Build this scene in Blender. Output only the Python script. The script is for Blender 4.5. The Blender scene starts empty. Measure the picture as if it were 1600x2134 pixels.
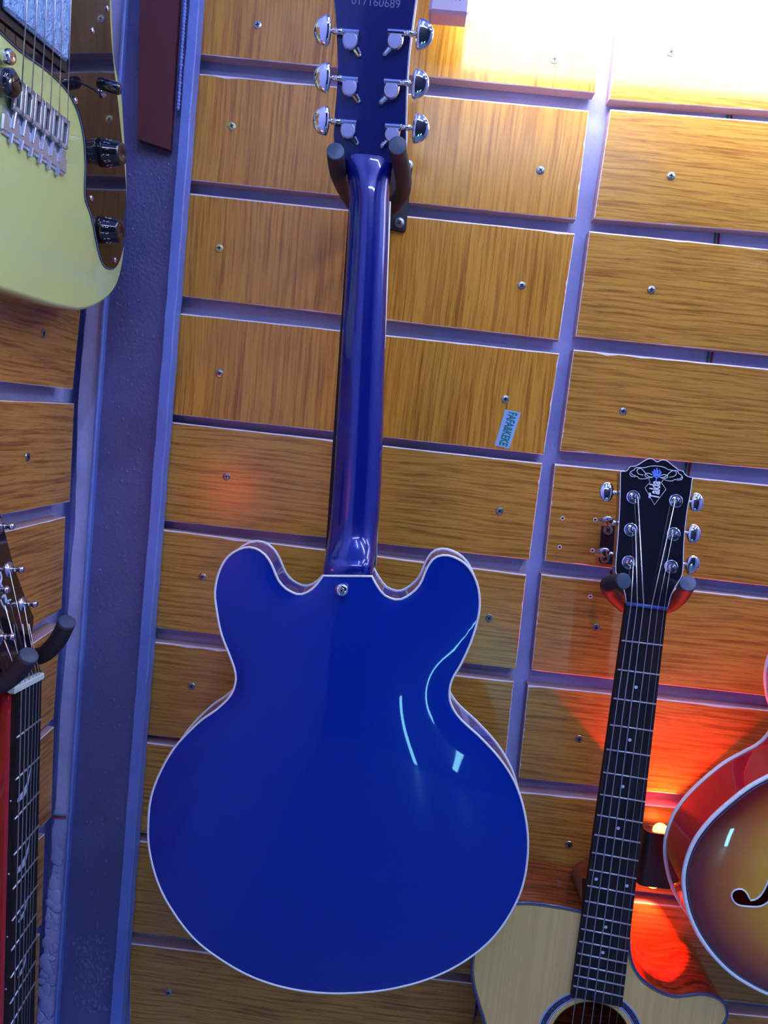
import bpy, math, random
import numpy as np
from mathutils import Vector as V, Matrix
from mathutils.geometry import delaunay_2d_cdt
random.seed(7)
S = bpy.context.scene
COL = S.collection

# ---------------------------------------------------------------- camera
FPX, W, H = 1600.0, 1600, 2134
D = 0.95
YAW, PITCH, ROLL = [math.radians(a) for a in (1.543, -6.133, -6.107)]
RM = Matrix.Rotation(YAW, 3, 'Z') @ Matrix.Rotation(PITCH, 3, 'X') @ Matrix.Rotation(ROLL, 3, 'Y')
CAM = V((0, -D, 0))
cd = bpy.data.cameras.new('camera'); cam = bpy.data.objects.new('camera', cd); COL.objects.link(cam)
cd.sensor_fit = 'VERTICAL'; cd.sensor_height = 24; cd.lens = 24 * FPX / H
cd.clip_start = 0.01
cam.matrix_world = Matrix.Translation(CAM) @ (RM @ Matrix(((1, 0, 0), (0, 0, -1), (0, 1, 0)))).to_4x4()
S.camera = cam

# ---------------------------------------------------------------- world, exposure
S.view_settings.view_transform = 'Standard'; S.view_settings.look = 'None'
S.view_settings.gamma = 1; S.view_settings.use_curve_mapping = False
S.view_settings.exposure = 0.4
wd = bpy.data.worlds.new('world'); S.world = wd; wd.use_nodes = True
wd.node_tree.nodes['Background'].inputs[0].default_value = (0.45, 0.5, 0.9, 1)
wd.node_tree.nodes['Background'].inputs[1].default_value = 0.25
TUBE_E = 15.0        # wall batten above the panels
ROOM_E = 40.0         # white ceiling tubes of the shop, and the added white fill

# ---------------------------------------------------------------- helpers
def ray(px, py):
    return RM @ V(((px - 800), FPX, -(py - 1067)))
def onp(px, py, p0, n):
    r = ray(px, py)
    return CAM + r * ((V(p0) - CAM).dot(n) / r.dot(n))
def at(px, py, y=0.0):
    return onp(px, py, (0, y, 0), V((0, 1, 0)))
def atX(px, py, x):
    return onp(px, py, (x, 0, 0), V((1, 0, 0)))

class Fr:
    """a frame: origin and three axes"""
    def __init__(s, o, u, v, w=None):
        s.o = V(o); s.u = V(u).normalized(); s.v = V(v).normalized()
        s.w = V(w).normalized() if w is not None else s.u.cross(s.v).normalized()
    def P(s, a, b, c=0.0): return s.o + s.u * a + s.v * b + s.w * c
    def px(s, px, py, c=0.0):
        p = onp(px, py, s.o + s.w * c, s.w); return p
    def to2(s, p):
        d = V(p) - s.o; return (d.dot(s.u), d.dot(s.v))
    def px2(s, px, py, c=0.0): return s.to2(s.px(px, py, c))

def tag(o, label=None, cat=None, group=None, kind=None):
    if label: o['label'] = label
    if cat: o['category'] = cat
    if group: o['group'] = group
    if kind: o['kind'] = kind
    return o
def thing(name, label, cat, loc=(0, 0, 0), group=None):
    o = bpy.data.objects.new(name, None); COL.objects.link(o); o.location = loc
    o.empty_display_size = .02
    return tag(o, label, cat, group)
def wloc(p):
    l = V((0, 0, 0))
    while p is not None: l += V(p.location); p = p.parent
    return l
def ob(name, verts, faces, mat, parent=None, smooth=False, fmat=None, label=None, kind=None, loc=None, attr=None):
    base = wloc(parent) + (V(loc) if loc is not None else V((0, 0, 0)))
    me = bpy.data.meshes.new(name)
    me.from_pydata([tuple(V(v) - base) for v in verts], [], faces)
    for m in (mat if isinstance(mat, (list, tuple)) else [mat]): me.materials.append(m)
    if fmat: me.polygons.foreach_set('material_index', fmat)
    me.polygons.foreach_set('use_smooth', [bool(smooth)] * len(faces))
    if attr is not None:
        a = me.attributes.new('burst', 'FLOAT', 'POINT'); a.data.foreach_set('value', attr)
    me.validate(); me.update()
    o = bpy.data.objects.new(name, me); COL.objects.link(o)
    if loc is not None: o.location = loc
    if parent: o.parent = parent
    if label: o['label'] = label
    if kind: o['kind'] = kind
    return o

class MB:
    """collects shapes of one part"""
    def __init__(s): s.v = []; s.f = []; s.m = []
    def add(s, v, f, m=0):
        b = len(s.v); s.v += [V(x) for x in v]; s.f += [tuple(i + b for i in q) for q in f]; s.m += [m] * len(f); return s
    def loft(s, loops, m=0, closed=True, cap=True):
        n = len(loops[0]); v = [p for l in loops for p in l]; f = []
        for i in range(len(loops) - 1):
            for j in range(n if closed else n - 1):
                k = (j + 1) % n
                f.append((i * n + j, i * n + k, (i + 1) * n + k, (i + 1) * n + j))
        if cap and closed:
            f.append(tuple(range(n - 1, -1, -1))); f.append(tuple((len(loops) - 1) * n + j for j in range(n)))
        return s.add(v, f, m)
    def box(s, F, a0, a1, b0, b1, c0, c1, m=0, bev=0.0):
        if bev:
            L = []
            for c, i in ((c0, bev), (c0 + bev, 0), (c1 - bev, 0), (c1, bev)):
                L.append([F.P(a0 + i, b0 + bev, c), F.P(a0 + bev, b0 + i, c), F.P(a1 - bev, b0 + i, c), F.P(a1 - i, b0 + bev, c),
                          F.P(a1 - i, b1 - bev, c), F.P(a1 - bev, b1 - i, c), F.P(a0 + bev, b1 - i, c), F.P(a0 + i, b1 - bev, c)])
            return s.loft(L, m)
        return s.loft([[F.P(a0, b0, c), F.P(a1, b0, c), F.P(a1, b1, c), F.P(a0, b1, c)] for c in (c0, c1)], m)
    def tube(s, pts, r, n=8, m=0, closed=False, cap=True):
        pts = [V(p) for p in pts]; N = len(pts); loops = []
        rr = r if isinstance(r, (list, tuple)) else [r] * N
        t0 = (pts[1] - pts[0]).normalized()
        a = t0.orthogonal().normalized()
        for i in range(N):
            if closed: t = (pts[(i + 1) % N] - pts[i - 1]).normalized()
            else: t = (pts[min(i + 1, N - 1)] - pts[max(i - 1, 0)]).normalized()
            a = (a - t * a.dot(t)); a = a.normalized() if a.length > 1e-6 else t.orthogonal().normalized()
            b = t.cross(a)
            loops.append([pts[i] + (a * math.cos(q * 2 * math.pi / n) + b * math.sin(q * 2 * math.pi / n)) * rr[i] for q in range(n)])
        if closed: loops.append(loops[0]); cap = False
        return s.loft(loops, m, cap=cap)
    def lathe(s, F, prof, n=16, m=0):
        loops = [[F.P(r * math.cos(q * 2 * math.pi / n), r * math.sin(q * 2 * math.pi / n), c) for q in range(n)] for r, c in prof]
        return s.loft(loops, m)
    def ell(s, F, c, R, n=12, k=8, m=0, fn=None):
        loops = []
        for i in range(k + 1):
            th = math.pi * i / k; th = min(max(th, .04), math.pi - .04)
            lp = []
            for q in range(n):
                ph = 2 * math.pi * q / n
                x, y, z = math.sin(th) * math.cos(ph), math.sin(th) * math.sin(ph), math.cos(th)
                if fn: x, y, z = fn(x, y, z)
                lp.append(F.P(c[0] + R[0] * x, c[1] + R[1] * y, c[2] + R[2] * z))
            loops.append(lp)
        return s.loft(loops, m)
    def build(s, name, mat, parent=None, smooth=False, **kw):
        return ob(name, s.v, s.f, mat, parent, smooth, fmat=s.m if any(s.m) else None, **kw)

def crom(pts, n, closed=True):
    """n points along a Catmull-Rom curve through 2-D or 3-D points, evenly spaced"""
    P = [np.array(p, float) for p in pts]; N = len(P); out = []
    segs = N if closed else N - 1
    g = (lambda i: P[i % N]) if closed else (lambda i: P[min(max(i, 0), N - 1)])
    for i in range(segs):
        p0, p1, p2, p3 = g(i - 1), g(i), g(i + 1), g(i + 2)
        d1 = max(np.linalg.norm(p2 - p1), 1e-9)
        m1 = (p2 - p0) / max(np.linalg.norm(p2 - p1) + np.linalg.norm(p1 - p0), 1e-9) * d1
        m2 = (p3 - p1) / max(np.linalg.norm(p3 - p2) + np.linalg.norm(p2 - p1), 1e-9) * d1
        for k in range(12):
            t = k / 12
            out.append((2*t**3-3*t**2+1)*p1 + (t**3-2*t**2+t)*m1 + (-2*t**3+3*t**2)*p2 + (t**3-t**2)*m2)
    out.append(P[0] if closed else P[-1])
    A = np.array(out); L = np.concatenate([[0], np.cumsum(np.linalg.norm(np.diff(A, axis=0), axis=1))])
    q = np.linspace(0, L[-1], n + 1)[:n] if closed else np.linspace(0, L[-1], n)
    R = np.stack([np.interp(q, L, A[:, k]) for k in range(A.shape[1])], 1)
    return [tuple(r) for r in R]
def inpoly(x, y, poly):
    x = np.asarray(x, float); y = np.asarray(y, float); r = np.zeros(x.shape, bool); n = len(poly)
    for i in range(n):
        x1, y1 = poly[i]; x2, y2 = poly[(i + 1) % n]
        if y1 == y2: continue
        r ^= ((y1 > y) != (y2 > y)) & (x < (x2 - x1) * (y - y1) / (y2 - y1) + x1)
    return r
def inset(poly, d):
    """moves a closed loop inwards by d"""
    n = len(poly); A = sum(poly[i][0] * poly[(i + 1) % n][1] - poly[(i + 1) % n][0] * poly[i][1] for i in range(n))
    s = 1 if A > 0 else -1; o = []
    for i in range(n):
        tx, ty = poly[(i + 1) % n][0] - poly[i - 1][0], poly[(i + 1) % n][1] - poly[i - 1][1]
        l = math.hypot(tx, ty) or 1
        o.append((poly[i][0] - s * ty / l * d, poly[i][1] + s * tx / l * d))
    return o
def plate(poly, step=.006, power=1.3, holes=(), smooth_it=2500):
    """points, triangles and pillow height 0..1 of a closed outline (arched guitar plates)"""
    xs = [p[0] for p in poly]; ys = [p[1] for p in poly]
    h = step; gx = np.arange(min(xs) - 2 * h, max(xs) + 2 * h, h); gy = np.arange(min(ys) - 2 * h, max(ys) + 2 * h, h)
    X, Y = np.meshgrid(gx, gy, indexing='ij'); M = inpoly(X, Y, poly)
    U = np.zeros_like(X)
    for _ in range(smooth_it):
        U[1:-1, 1:-1] = .25 * (U[2:, 1:-1] + U[:-2, 1:-1] + U[1:-1, 2:] + U[1:-1, :-2]) + h * h
        U[~M] = 0
    U /= U.max(); 
    U = 1 - (1 - U) ** power
    I = inset(poly, h * .55); keep = inpoly(X, Y, I)
    for hl in holes: keep &= ~inpoly(X, Y, inset(hl, -h * .4))
    pts = [V(p) for p in poly]; edges = [(i, (i + 1) % len(poly)) for i in range(len(poly))]
    hts = [0.0] * len(poly)
    def hat(x, y):
        i = (x - gx[0]) / h; j = (y - gy[0]) / h; i0 = int(i); j0 = int(j); a = i - i0; b = j - j0
        return (U[i0, j0] * (1 - a) + U[i0 + 1, j0] * a) * (1 - b) + (U[i0, j0 + 1] * (1 - a) + U[i0 + 1, j0 + 1] * a) * b
    for hl in holes:
        b = len(pts); pts += [V(p) for p in hl]; edges += [(b + i, b + (i + 1) % len(hl)) for i in range(len(hl))]
        hts += [hat(*p) for p in hl]
    for i, j in zip(*np.nonzero(keep)):
        pts.append(V((X[i, j], Y[i, j]))); hts.append(float(U[i, j]))
    r = delaunay_2d_cdt(pts, edges, [], 1 if not holes else 0, 1e-6)
    vs, fs, orig = r[0], r[2], r[3]
    hh = [hts[o[0]] if o else 0.0 for o in orig]
    cx = np.array([sum(vs[i][0] for i in f) / len(f) for f in fs]); cy = np.array([sum(vs[i][1] for i in f) / len(f) for f in fs])
    ok = inpoly(cx, cy, poly)
    for hl in holes: ok &= ~inpoly(cx, cy, hl)
    fs = [f for f, k in zip(fs, ok) if k]
    return [(v[0], v[1]) for v in vs], fs, hh, hat

def text_geo(txt, size=1.0, shear=0.0, bold=0.0):
    c = bpy.data.curves.new('t', 'FONT'); c.body = txt; c.size = size; c.shear = shear; c.align_x = 'CENTER'; c.align_y = 'CENTER'
    c.resolution_u = 3; c.offset = bold
    o = bpy.data.objects.new('t', c); COL.objects.link(o)
    me = bpy.data.meshes.new_from_object(o.evaluated_get(bpy.context.evaluated_depsgraph_get()))
    v = [tuple(x.co) for x in me.vertices]; f = [tuple(p.vertices) for p in me.polygons]
    bpy.data.objects.remove(o); bpy.data.curves.remove(c); bpy.data.meshes.remove(me)
    return v, f

# ---------------------------------------------------------------- materials
def srgb(r, g, b):
    f = lambda c: (c / 12.92 if c <= .04045 else ((c + .055) / 1.055) ** 2.4)
    return (f(r / 255), f(g / 255), f(b / 255), 1)
def mat(name, color, rough=.5, metal=0.0, coat=0.0, coat_rough=.03, spec=.5, emit=None, es=0.0):
    m = bpy.data.materials.new(name); m.use_nodes = True; b = m.node_tree.nodes['Principled BSDF']
    b.inputs['Base Color'].default_value = color; b.inputs['Roughness'].default_value = rough
    b.inputs['Metallic'].default_value = metal; b.inputs['Coat Weight'].default_value = coat
    b.inputs['Coat Roughness'].default_value = coat_rough; b.inputs['Specular IOR Level'].default_value = spec
    if emit: b.inputs['Emission Color'].default_value = emit; b.inputs['Emission Strength'].default_value = es
    return m
class N:
    def __init__(s, m): s.m = m; s.t = m.node_tree; s.b = s.t.nodes['Principled BSDF']
    def n(s, typ, **kw):
        x = s.t.nodes.new(typ)
        for k, v in kw.items():
            if k.startswith('i_'): x.inputs[k[2:].replace('_', ' ')].default_value = v
            else: setattr(x, k, v)
        return x
    def l(s, a, b): s.t.links.new(a, b)
    def coords(s, scale, kind='Object', rot=(0, 0, 0)):
        c = s.n('ShaderNodeTexCoord'); m = s.n('ShaderNodeMapping'); m.inputs['Scale'].default_value = scale; m.inputs['Rotation'].default_value = rot
        s.l(c.outputs[kind], m.inputs['Vector']); return m.outputs['Vector']
    def noise(s, vec, scale=1, detail=4, rough=.6, dist=0.0):
        x = s.n('ShaderNodeTexNoise'); x.inputs['Scale'].default_value = scale; x.inputs['Detail'].default_value = detail
        x.inputs['Roughness'].default_value = rough; x.inputs['Distortion'].default_value = dist
        s.l(vec, x.inputs['Vector']); return x.outputs['Fac']
    def ramp(s, fac, stops):
        r = s.n('ShaderNodeValToRGB'); e = r.color_ramp.elements
        while len(e) < len(stops): e.new(.5)
        for el, (p, c) in zip(e, stops): el.position = p; el.color = c if len(c) == 4 else (*c, 1)
        s.l(fac, r.inputs['Fac']); return r.outputs['Color']
    def mix(s, fac, a, b, mode='MIX'):
        x = s.n('ShaderNodeMix', data_type='RGBA', blend_type=mode)
        for sock, val in ((x.inputs['Factor'], fac), (x.inputs['A'], a), (x.inputs['B'], b)):
            if hasattr(val, 'links') or hasattr(val, 'is_linked'): s.l(val, sock)
            else: sock.default_value = val
        return x.outputs['Result']
    def bump(s, h, strength=.3, dist=.001):
        b = s.n('ShaderNodeBump'); b.inputs['Strength'].default_value = strength; b.inputs['Distance'].default_value = dist
        s.l(h, b.inputs['Height']); s.l(b.outputs['Normal'], s.b.inputs['Normal']); return b
    def color(s, c): s.l(c, s.b.inputs['Base Color'])

def wood_panel(name, horiz, seed, c0, c1, c2, axis='X'):
    m = mat(name, (1, 1, 1, 1), .2, spec=.45); n = N(m)
    a, b = (10, 300) if horiz else (260, 7)
    sc = (a, 1, b) if axis == 'X' else (1, a, b)
    c = n.n('ShaderNodeTexCoord'); inf = n.n('ShaderNodeObjectInfo')
    off = n.n('ShaderNodeVectorMath', operation='ADD'); n.l(c.outputs['Object'], off.inputs[0])
    cmb = n.n('ShaderNodeVectorMath', operation='SCALE'); cmb.inputs[0].default_value = (3.1, 0, 1.7); n.l(inf.outputs['Random'], cmb.inputs['Scale'])
    n.l(cmb.outputs[0], off.inputs[1])
    warp = n.noise(off.outputs[0], 5.0, 2); 
    wv = n.n('ShaderNodeVectorMath', operation='SCALE'); wv.inputs[0].default_value = (0, 0, .012) if horiz else (.012, 0.012, 0); n.l(warp, wv.inputs['Scale'])
    ad = n.n('ShaderNodeVectorMath', operation='ADD'); n.l(off.outputs[0], ad.inputs[0]); n.l(wv.outputs[0], ad.inputs[1])
    mp = n.n('ShaderNodeMapping'); mp.inputs['Scale'].default_value = sc; n.l(ad.outputs[0], mp.inputs['Vector'])
    mp2 = n.n('ShaderNodeMapping'); mp2.inputs['Scale'].default_value = tuple(k * .12 if k > 100 else k * .25 for k in sc); n.l(ad.outputs[0], mp2.inputs['Vector'])
    mp3 = n.n('ShaderNodeMapping'); mp3.inputs['Scale'].default_value = tuple(k * 2.2 if k > 100 else k * 5 for k in sc); n.l(ad.outputs[0], mp3.inputs['Vector'])
    f1 = n.noise(mp.outputs[0], 1, 5, .62); f2 = n.noise(mp2.outputs[0], 1, 3, .5); f3 = n.noise(mp3.outputs[0], 1, 2, .5)
    col = n.mix(f2, c0, c1)
    col = n.mix(n.ramp(f1, [(.36, (.85, .85, .85)), (.56, (0, 0, 0))]), col, c2)
    g = n.ramp(f3, [(.30, (.35, .3, .3)), (.42, (1, 1, 1))])
    col = n.mix(.35, col, g, 'MULTIPLY')
    # scuffs
    sp = n.noise(off.outputs[0], 16, 6, .7)
    col = n.mix(n.ramp(sp, [(.70, (0, 0, 0)), (.80, (.35, .35, .35))]), col, (.75, .55, .42, 1))
    n.color(col); n.bump(f1, .12, .0003)
    return m
WOOD_V = wood_panel('laminate_vertical_grain', False, 1, srgb(214, 160, 58), srgb(204, 136, 46), srgb(150, 90, 28))
WOOD_H = wood_panel('laminate_horizontal_grain', True, 2, srgb(206, 156, 66), srgb(196, 138, 58), srgb(138, 88, 36))
WOOD_L = wood_panel('laminate_left_wall', True, 3, srgb(208, 150, 66), srgb(200, 136, 60), srgb(140, 84, 36), 'Y')
EDGE = mat('chipped_laminate_edge', srgb(232, 222, 232), .6)
MDF = mat('mdf_edge', srgb(192, 158, 158), .8)
def plaster(name, c, bumpd=.0012, s=140):
    m = mat(name, c, .75); n = N(m); v = n.coords((1, 1, 1))
    a = n.noise(v, s, 4, .6); b = n.noise(v, 9, 4, .6)
    n.color(n.mix(n.ramp(b, [(.4, (0, 0, 0)), (.7, (1, 1, 1))]), c, (c[0] * .75, c[1] * .75, c[2] * .8, 1))); n.bump(a, .6, bumpd); return m
PLASTER = plaster('painted_plaster', srgb(192, 198, 250))
STEEL = plaster('painted_steel', srgb(94, 98, 152), .0016, 240); STEEL.node_tree.nodes['Principled BSDF'].inputs['Roughness'].default_value = .42
STEEL_EDGE = plaster('pale_steel_edge', srgb(116, 142, 222), .0006, 300); STEEL_EDGE.node_tree.nodes['Principled BSDF'].inputs['Roughness'].default_value = .45  # paler, bluer tone than the web, for flanges and weld bead
MORTAR = plaster('mortar', srgb(105, 112, 165), .002, 200)
BOARD = plaster('red_oxide_paint', srgb(92, 40, 50), .0003, 60)
CHROME = mat('chrome', (.78, .78, .84, 1), .07, 1.0)
SCREWM = mat('zinc_screw', (.42, .44, .46, 1), .3, 1.0)
BLACKHOLE = mat('screw_recess', (.004, .004, .006, 1), .9)
BLUE = mat('candy_blue_lacquer', (.0, .022, .30, 1), .28, .1, spec=.15, coat=.6, coat_rough=.02)
BLUE_D = mat('candy_blue_neck', (.0, .010, .22, 1), .22, .25, coat=1.0, coat_rough=.03)
BLUE_H = mat('dark_blue_headstock', (.0, .009, .13, 1), .28, .2, coat=1.0, coat_rough=.03)
VIOLET = mat('blue_lacquer_rim', (.05, .05, .35, 1), .25, coat=1.0)
CREAM = mat('cream_binding', srgb(238, 245, 240), .35, coat=.4)
FOAM = mat('black_foam', (.022, .024, .034, 1), .62)
PLUG = mat('rubber_plug', (.045, .07, .12, 1), .32)
BRIDGEC = mat('brushed_bridge_chrome', (.62, .68, .85, 1), .18, .6)
BLACKM = mat('black_satin_metal', (.012, .013, .018, 1), .4)
BLACKG = mat('black_gloss', (.008, .009, .016, 1), .1, coat=1.0)
YELLOW = mat('butter_yellow_lacquer', srgb(224, 242, 158), .25, coat=1.0, coat_rough=.03)
FRET = mat('nickel_fret', (.62, .64, .7, 1), .35, .6)
STRING = mat('steel_string', (.7, .68, .66, 1), .3, 1.0)
DOT = mat('pearl_dot', srgb(205, 216, 246), .3)
NUTB = mat('dark_blue_nut', srgb(50, 80, 150), .35)
WHITE = mat('white_print', srgb(225, 228, 240), .5)
GREYP = mat('grey_print', srgb(110, 125, 165), .5)
BONE = mat('bone_nut', srgb(225, 235, 225), .4)
RED = mat('red_lacquer', srgb(180, 8, 36), .2, coat=1.0)
def grainy(name, c, c2, sc, rough=.35, coat=0.0):
    m = mat(name, c, rough, coat=coat); n = N(m); f = n.noise(n.coords(sc), 1, 4, .6)
    n.color(n.mix(n.ramp(f, [(.4, (0, 0, 0)), (.62, (1, 1, 1))]), c, c2)); return m
ROSE = grainy('rosewood', (.009, .008, .012, 1), (.022, .017, .02, 1), (300, 300, 12), .6); ROSE.node_tree.nodes['Principled BSDF'].inputs['Specular IOR Level'].default_value = .22
SPRUCE = grainy('spruce_top', srgb(224, 190, 112), srgb(214, 178, 100), (260, 1, 3), .3, 1.0)
MAHOG = grainy('mahogany_side', srgb(150, 72, 34), srgb(84, 34, 18), (10, 160, 160), .22, 1.0)
MAHOG_N = grainy('mahogany_neck', srgb(120, 58, 30), srgb(84, 34, 18), (160, 160, 10), .3, 1.0)
ROSETTE = mat('rosette', srgb(56, 50, 88), .35); _n = N(ROSETTE)
_f = _n.noise(_n.coords((1, 1, 1)), 210, 3, .7); _n.color(_n.mix(_n.ramp(_f, [(.6, (0, 0, 0)), (.7, (1, 1, 1))]), srgb(52, 46, 84), srgb(120, 170, 170)))
DARKIN = mat('bare_inside', (.03, .02, .014, 1), .8)
BURST = mat('sunburst_lacquer', (1, 1, 1, 1), .25, coat=1.0, coat_rough=.02); _n = N(BURST)
_a = _n.n('ShaderNodeAttribute', attribute_name='burst')
_n.color(_n.ramp(_a.outputs['Fac'], [(0.0, (.09, .004, .01)), (.22, (.2, .012, .008)), (.5, (.5, .13, .008)), (.8, (.75, .38, .012))]))
CRINKLE = mat('film_on_chrome', (.38, .62, 1, 1), .12, .25); _n = N(CRINKLE); _n.bump(_n.noise(_n.coords((1, 1, 1)), 130, 3, .6, 1.5), 1.0, .004)
TUBEM = mat('lit_tube', (1, 1, 1, 1), .5, emit=(.86, .92, 1, 1), es=TUBE_E)
ROOMT = mat('lit_ceiling_tube', (1, 1, 1, 1), .5, emit=(.76, .84, 1, 1), es=ROOM_E)
BLUE_FILL = mat('added_blue_fill', (1, 1, 1, 1), .5, emit=(.28, .42, 1, 1), es=75)
COOL_STREAK = mat('added_streak_glow', (1, 1, 1, 1), .5, emit=(.25, .8, 1, 1), es=20)
REDLENS = mat('lit_red_lens', (1, .2, .1, 1), .3, emit=(1, .16, .03, 1), es=14)
CAPM = mat('frosted_end_cap', srgb(228, 205, 222), .5)
REDDIM = mat('dim_red_lens', (.8, .1, .05, 1), .3, emit=(1, .12, .03, 1), es=1.5)
TEAL = mat('teal_print', srgb(0, 118, 122), .6)
STICK = mat('pale_blue_sticker', srgb(150, 190, 225), .45)
FLOORM = mat('grey_tile_floor', srgb(112, 135, 150), .4)
CEILM = mat('ceiling_paint', srgb(165, 172, 205), .8)

# ---------------------------------------------------------------- room
PF = -0.022          # face of the back wall panels
XW = -0.419          # plaster of the left wall
XP = XW + .022       # face of the left wall panels
G = Fr((0, 0, 0), (1, 0, 0), (0, 1, 0), (0, 0, 1))
ZF, ZC, YO, XR = -1.42, 1.35, -3.4, 2.6
def slab(name, a0, a1, b0, b1, c0, c1, m):
    o = MB().box(G, a0, a1, b0, b1, c0, c1).build(name, m); o['kind'] = 'structure'; return o
wall_back = slab('wall_back', XW - .1, XR + .1, 0, .1, ZF, ZC, PLASTER)
wall_left = slab('wall_left', XW - .1, XW, YO, 0, ZF, ZC, PLASTER)
slab('wall_right', XR, XR + .1, YO, 0, ZF, ZC, CEILM)
slab('wall_front', XW - .1, XR + .1, YO - .1, YO, ZF, ZC, mat('dark_shop_wall', srgb(24, 30, 52), .6))
slab('floor', XW - .1, XR + .1, YO - .1, .1, ZF - .1, ZF, FLOORM)
slab('ceiling', XW - .1, XR + .1, YO - .1, .1, ZC, ZC + .1, CEILM)

# ---------------------------------------------------------------- panels
def panel(quad, nrm, thick, wood, parent, seg=26, chip=1.0):
    """quad: four world corners on the face, in order; sides go back along -nrm"""
    nrm = V(nrm); out = []; 
    for i in range(4):
        a, b = V(quad[i]), V(quad[(i + 1) % 4])
        for k in range(seg): out.append(a.lerp(b, k / seg))
    c = sum((V(q) for q in quad), V((0, 0, 0))) / 4
    n = len(out); front = []; mid = []
    for i, p in enumerate(out):
        t = (out[(i + 1) % n] - out[i - 1]).normalized(); ins = nrm.cross(t)
        if ins.dot(c - p) < 0: ins = -ins
        r = random.random(); w = (.0008 + .0004 * r + (.0011 * random.random() if r > .93 else 0)) * chip
        w *= 1.7 if (abs(nrm.y) > .5 and p.z > c.z and abs(t.x) > .7) else 1
        j = .0003 * random.random()
        front.append(p + ins * w); mid.append(p + ins * j - nrm * .0007)
    back = [p - nrm * (thick) for p in mid]
    v = front + mid + back; f = [tuple(range(n))]; m = [0]
    for i in range(n):
        k = (i + 1) % n
        f.append((i, k, n + k, n + i)); m.append(1)
        f.append((n + i, n + k, 2 * n + k, 2 * n + i)); m.append(2)
    f.append(tuple(range(3 * n - 1, 2 * n - 1, -1))); m.append(2)
    return ob('panel', v, f, [wood, EDGE, MDF], parent, fmat=m)
def ext(a, b, x):
    """the point with pixel x on the pixel line a-b"""
    t = (x - a[0]) / (b[0] - a[0]); return (x, a[1] + t * (b[1] - a[1]))
def vext(a, b, y):
    t = (y - a[1]) / (b[1] - a[1]); return (a[0] + t * (b[0] - a[0]), y)
# screw meshes: shared
def screw_mesh(name, m0, r=.0048):
    b = MB(); F = Fr((0, 0, 0), (1, 0, 0), (0, 0, 1), (0, -1, 0))
    b.lathe(F, [(r * .9, -.001), (r, .0003), (r * .9, .0010), (r * .45, .0014)], 14, 0)
    for a in (0.6, 0.6 + math.pi / 2):
        G2 = Fr((0, 0, 0), (math.cos(a), 0, math.sin(a)), (-math.sin(a), 0, math.cos(a)), (0, -1, 0))
        b.box(G2, -r * .5, r * .5, -r * .12, r * .12, .0008, .00155, 1)
    o = b.build(name, [m0, BLACKHOLE]); o.data.name = name; me = o.data; bpy.data.objects.remove(o); return me
SCREW = screw_mesh('screw', SCREWM)
SCREW_Y = screw_mesh('brass_screw', mat('brass_screw', srgb(200, 200, 150), .35, .8))
def screw(parent, p, me=None, face='back', s=1.0):
    o = bpy.data.objects.new('screw', me or SCREW); COL.objects.link(o)
    o.parent = parent; o.location = p - wloc(parent); o.rotation_mode = 'XYZ'
    a = random.uniform(0, 3)
    M = Matrix.Rotation(a, 3, 'Y')
    if face == 'left': M = Matrix.Rotation(math.radians(90), 3, 'Z') @ M
    o.rotation_euler = M.to_euler(); o.scale = (s, s, s); return o
def hole(parent, p):
    b = MB(); F = Fr(p, (1, 0, 0), (0, 0, 1), (0, -1, 0))
    b.lathe(F, [(.0026, -.0004), (.0026, .0002), (.0016, .00035)], 10, 0); b.lathe(F, [(.0015, .0), (.0014, .0005)], 10, 1)
    b.build('screw_hole', [EDGE, BLACKHOLE], parent)

LX = 270      # pixel column under the steel column
leftrows = [  # TL, TR, BR, BL of the left column of panels, in picture pixels
 ((421, -62), (1272, 20 - 62 + 22), (1239.5, 194), (412, 113), WOOD_V, [(537, 52), (1155, 124)]),
 ((409.5, 152), (1227.5, 230), (1200, 458), (392.5, 375), WOOD_V, [(483, 263), (1126, 355)]),
 ((383, 401), (1198, 486), (1165, 709), (365, 616), WOOD_V, [(457, 517), (1087, 595)]),
 ((363, 651), (1165.5, 736), (1133, 948), (350, 862.6), WOOD_V, [(457, 778), (1053, 832)]),
 ((346, 878), (1130, 965), (1103, 1167), (330, 1084), WOOD_H, [(472, 993), (1041, 1065)]),
 ((330, 1102), (1097, 1197), (1075, 1395), (318, 1308), WOOD_H, [(422, 1202), (1019, 1288)]),
 ((312, 1336), (1071, 1420), (1050, 1612), (300, 1531), WOOD_H, [(399, 1430), (997, 1515)]),
 ((300, 1546), (1046, 1632), (1024, 1820), (285, 1735), WOOD_H, []),
 ((300, 1753), (1020, 1838), (1000, 2034), (285, 1944), WOOD_H, []),
 ((300, 1969), (996, 2050), (972, 2260), (250, 2175), WOOD_H, [(351, 2068)]),
]
for i, (tl, tr, br, bl, wd_, sc) in enumerate(leftrows):
    if i >= 2: tl = ext(tl, tr, LX); bl = ext(bl, br, LX)
    q = [at(*p, PF) for p in (tl, tr, br, bl)]
    pn = panel(q, (0, -1, 0), .017, wd_, wall_back)
    for k, s in enumerate(sc): screw(pn, at(*s, PF), SCREW_Y if s in ((483, 263), (457, 517)) else None)
RX = 2150
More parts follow.
